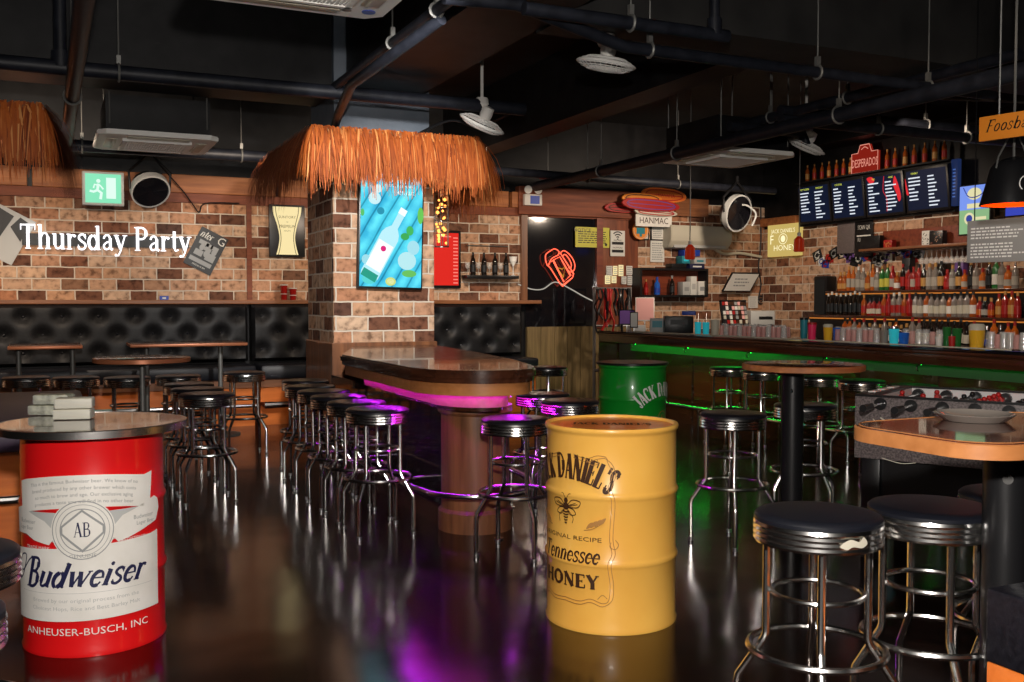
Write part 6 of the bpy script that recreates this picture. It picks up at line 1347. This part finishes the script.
# hanging game sign
p = PT(980, 142, 5.2); q = PT(1040, 132, 4.95); v = Vector(q)-Vector(p); L_ = math.hypot(v.x, v.y)+.12; rz = math.atan2(v.y, v.x)
t = thing('hanging_sign', 'orange sign with script lettering hanging above the black bucket lamp', 'sign', p, rz)
b = nb(); box(b, 0, L_, -.012, .012, 0, .125, .002); obj('board', b, MT['orangep'], t)
b = nb(); serif(b, 'Foosball', .035, .042, .062, .9, .35, .05, wt=.8, d=.0135, center=False); obj('lettering', b, MT['blackp'], t, smooth=0)
b = nb(); tube(b, [(.10,0,.125),(.10,0,CEIL-p[2])], .005, 6); tube(b, [(L_-.1,0,.125),(L_-.1,0,CEIL-p[2])], .005, 6); obj('hanging_cord', b, MT['zinc'], t)

# ================================================================== FOOSBALL TABLE
c0 = Vector(F(855, 396, .90)); c1_ = Vector(F(905, 385, .90)); sd = (c1_-c0).normalized(); fr = Vector((sd.y, -sd.x)); ang = math.atan2(fr.y, fr.x)
t = thing('foosball_table', 'grey speckled foosball table behind the nearest round table, lower right', 'game table', (c0.x, c0.y, 0), ang)  # local x along the front, y to the back
Lf, Wf = 1.4, .76
b = nb(); box(b, 0, Lf, 0, .03, .56, .90, .003); box(b, 0, Lf, Wf-.03, Wf, .56, .90, .003); box(b, 0, .03, .03, Wf-.03, .56, .90, .003); box(b, Lf-.03, Lf, .03, Wf-.03, .56, .90, .003); obj('cabinet', b, MT['speck'], t)
b = nb(); box(b, .0, Lf, .002, .028, .90, .912); box(b, 0, Lf, Wf-.028, Wf-.002, .90, .912); box(b, .002, .10, .03, Wf-.03, .90, .912); box(b, Lf-.10, Lf-.002, .03, Wf-.03, .90, .912); obj('top_rim', b, MT['blackp'], t)
b = nb(); box(b, .03, Lf-.03, .03, .036, .80, .90); box(b, .03, Lf-.03, Wf-.036, Wf-.03, .78, .90); box(b, .03, .10, .03, Wf-.03, .78, .9); obj('inner_wall', b, MT['pitch'], t)
b = nb(); box(b, .03, Lf-.03, .03, Wf-.03, .76, .775); obj('playing_field', b, MT['pitch'], t)
b = nb()
for k in range(3): box(b, .02, .06, .16+k*.17, .27+k*.17, .9125, .918)
obj('score_plates', b, MT['white'], t)
for k, (x, n, col) in enumerate(((.14,1,'redp'),(.30,2,'redp'),(.46,3,'blackp'),(.62,5,'redp'),(.78,5,'blackp'),(.94,3,'redp'),(1.10,2,'blackp'),(1.26,1,'blackp'))):
    near = col == 'redp' or k in (2,)
    b = nb(); tube(b, [(x, -.16, .865), (x, Wf+.14, .865)], .008, 10); rd = obj('rod', b, MT['chrome'], t)
    b = nb(); tube(b, [(x, -.29, .865), (x, -.16, .865)], [.019,.017], 12); obj('handle', b, MT['blackp'], rd)
    b = nb(); tube(b, [(x,-.008,.865),(x,.0,.865)], .034, 16); tube(b, [(x,Wf-.06,.865),(x,Wf-.03,.865)], .034, 16); obj('bearing', b, MT['blackp'], rd)
    b = nb(); tilt = rnd.uniform(-.5,.5)
    for i in range(n):
        y = .10+(Wf-.2)*(i+.5)/n; s_, c_ = math.sin(tilt), math.cos(tilt)
        f = lambda u, v: (x+u*c_+v*s_, 0, .865-u*s_*0+v*c_)
        for u0, u1, z0, z1, w_ in ((-.012,.012,-.03,.022,.02),(-.010,.014,-.075,-.03,.011)): box(b, x+u0, x+u1, y-w_, y+w_, .865+z0, .865+z1, .004)
        bmesh.ops.create_icosphere(b, subdivisions=2, radius=.015, matrix=Matrix.Translation((x, y, .90)))
        tube(b, [(x,y-.028,.865),(x,y+.028,.865)], .016, 10)
    bmesh.ops.rotate(b, verts=b.verts, cent=(x,0,.865), matrix=Matrix.Rotation(tilt,3,'Y')); obj('player_figures', b, MT[col], rd)
for x in (.08, Lf-.08):
    for y in (.08, Wf-.08): b = nb(); box(b, x-.05, x+.05, y-.05, y+.05, 0, .56, .005); obj('leg', b, MT['blackp'], t)
b = nb(); box(b, .1, Lf-.1, .07, Wf-.07, .30, .56); obj('ball_return', b, MT['blackp'], t)
b = nb(); stroke(b, smoothpts([(.10,.83),(.14,.80),(.17,.82),(.14,.84),(.20,.80),(.24,.82),(.21,.835),(.28,.80),(.36,.82)], 5), .006, .0015); stroke(b, smoothpts([(.10,.78),(.25,.77),(.4,.775)], 5), .004, .0015); stroke(b, smoothpts([(.15,.62),(.25,.60),(.33,.61)], 5), .004, .0015)
for v in b.verts: v.co.z -= .05
obj('script_logo', b, MT['cream'], t, smooth=0)

# ================================================================== LIGHT
def lamp(kind, loc, power, col, size=.3, target=None, spot=None, blend=.6, name='fill_light', glossy=True):
    l = bpy.data.lights.new(name, kind); l.energy = power; l.color = col
    if kind == 'AREA': l.shape = 'DISK'; l.size = size
    else: l.shadow_soft_size = size
    if kind == 'SPOT': l.spot_size = R(spot or 60); l.spot_blend = blend
    o = bpy.data.objects.new(name, l); C.objects.link(o); o.location = loc
    if target: o.rotation_euler = (Vector(target)-Vector(loc)).to_track_quat('-Z', 'Y').to_euler()
    return o
WARM = (1, .80, .62); NEU = (1, .93, .86)
# the photographer's flash, the room's ceiling lights and some added fill lamps
lamp('SPOT', (.05, .0, 1.85), 680, NEU, .06, (1.9, 4.6, 1.5), 125, .7, 'camera_flash')
for x, y, tx, pw in ((-2.6,9.3,-2.6,260),(-.15,9.3,.1,260),(1.85,9.9,1.6,80),(4.3,9.4,4.2,250),(7.6,9.2,7.8,270)): lamp('SPOT', (x, y, 2.95), pw, WARM, .12, (tx, 12.25, 2.0), 100, .8, 'ceiling_or_fill_spot')
for y, pw in ((9.8,150),(7.3,110)): lamp('SPOT', (7.6, y, 3.15), pw, WARM, .12, (9.9, y, 1.7), 100, .8, 'ceiling_or_fill_spot')
lamp('SPOT', (1.9, 4.6, 3.0), 850, (1,.95,.9), .1, (2.6, 8.64, 2.0), 42, .6, 'ceiling_or_fill_spot')  # added fill that brightens the brick pillar and thatch
lamp('SPOT', (2.2, 3.0, 3.3), 28, NEU, .15, (2.6, 7.5, 3.9), 150, .9, 'added_uplight')  # added fill that lifts the dark ceiling, no fixture there
lamp('AREA', (1.2, 2.2, 3.7), 30, NEU, 1.2, (1.4, 3.8, 0))  # added overhead fill for the foreground floor and chrome
lamp('SPOT', (3.9, 3.6, 3.2), 110, WARM, .1, (5.9, 5.4, 2.0), 62, .8, 'ceiling_or_fill_spot')  # added fill that brightens the hanging letter board and counter front
S.world = bpy.data.worlds.new('world'); S.world.use_nodes = True
S.world.node_tree.nodes['Background'].inputs[0].default_value = (.02,.02,.025,1); S.world.node_tree.nodes['Background'].inputs[1].default_value = .3
S.view_settings.view_transform = 'Standard'; S.view_settings.look = 'None'; S.view_settings.gamma = 1; S.view_settings.use_curve_mapping = False
S.view_settings.exposure = 0.0
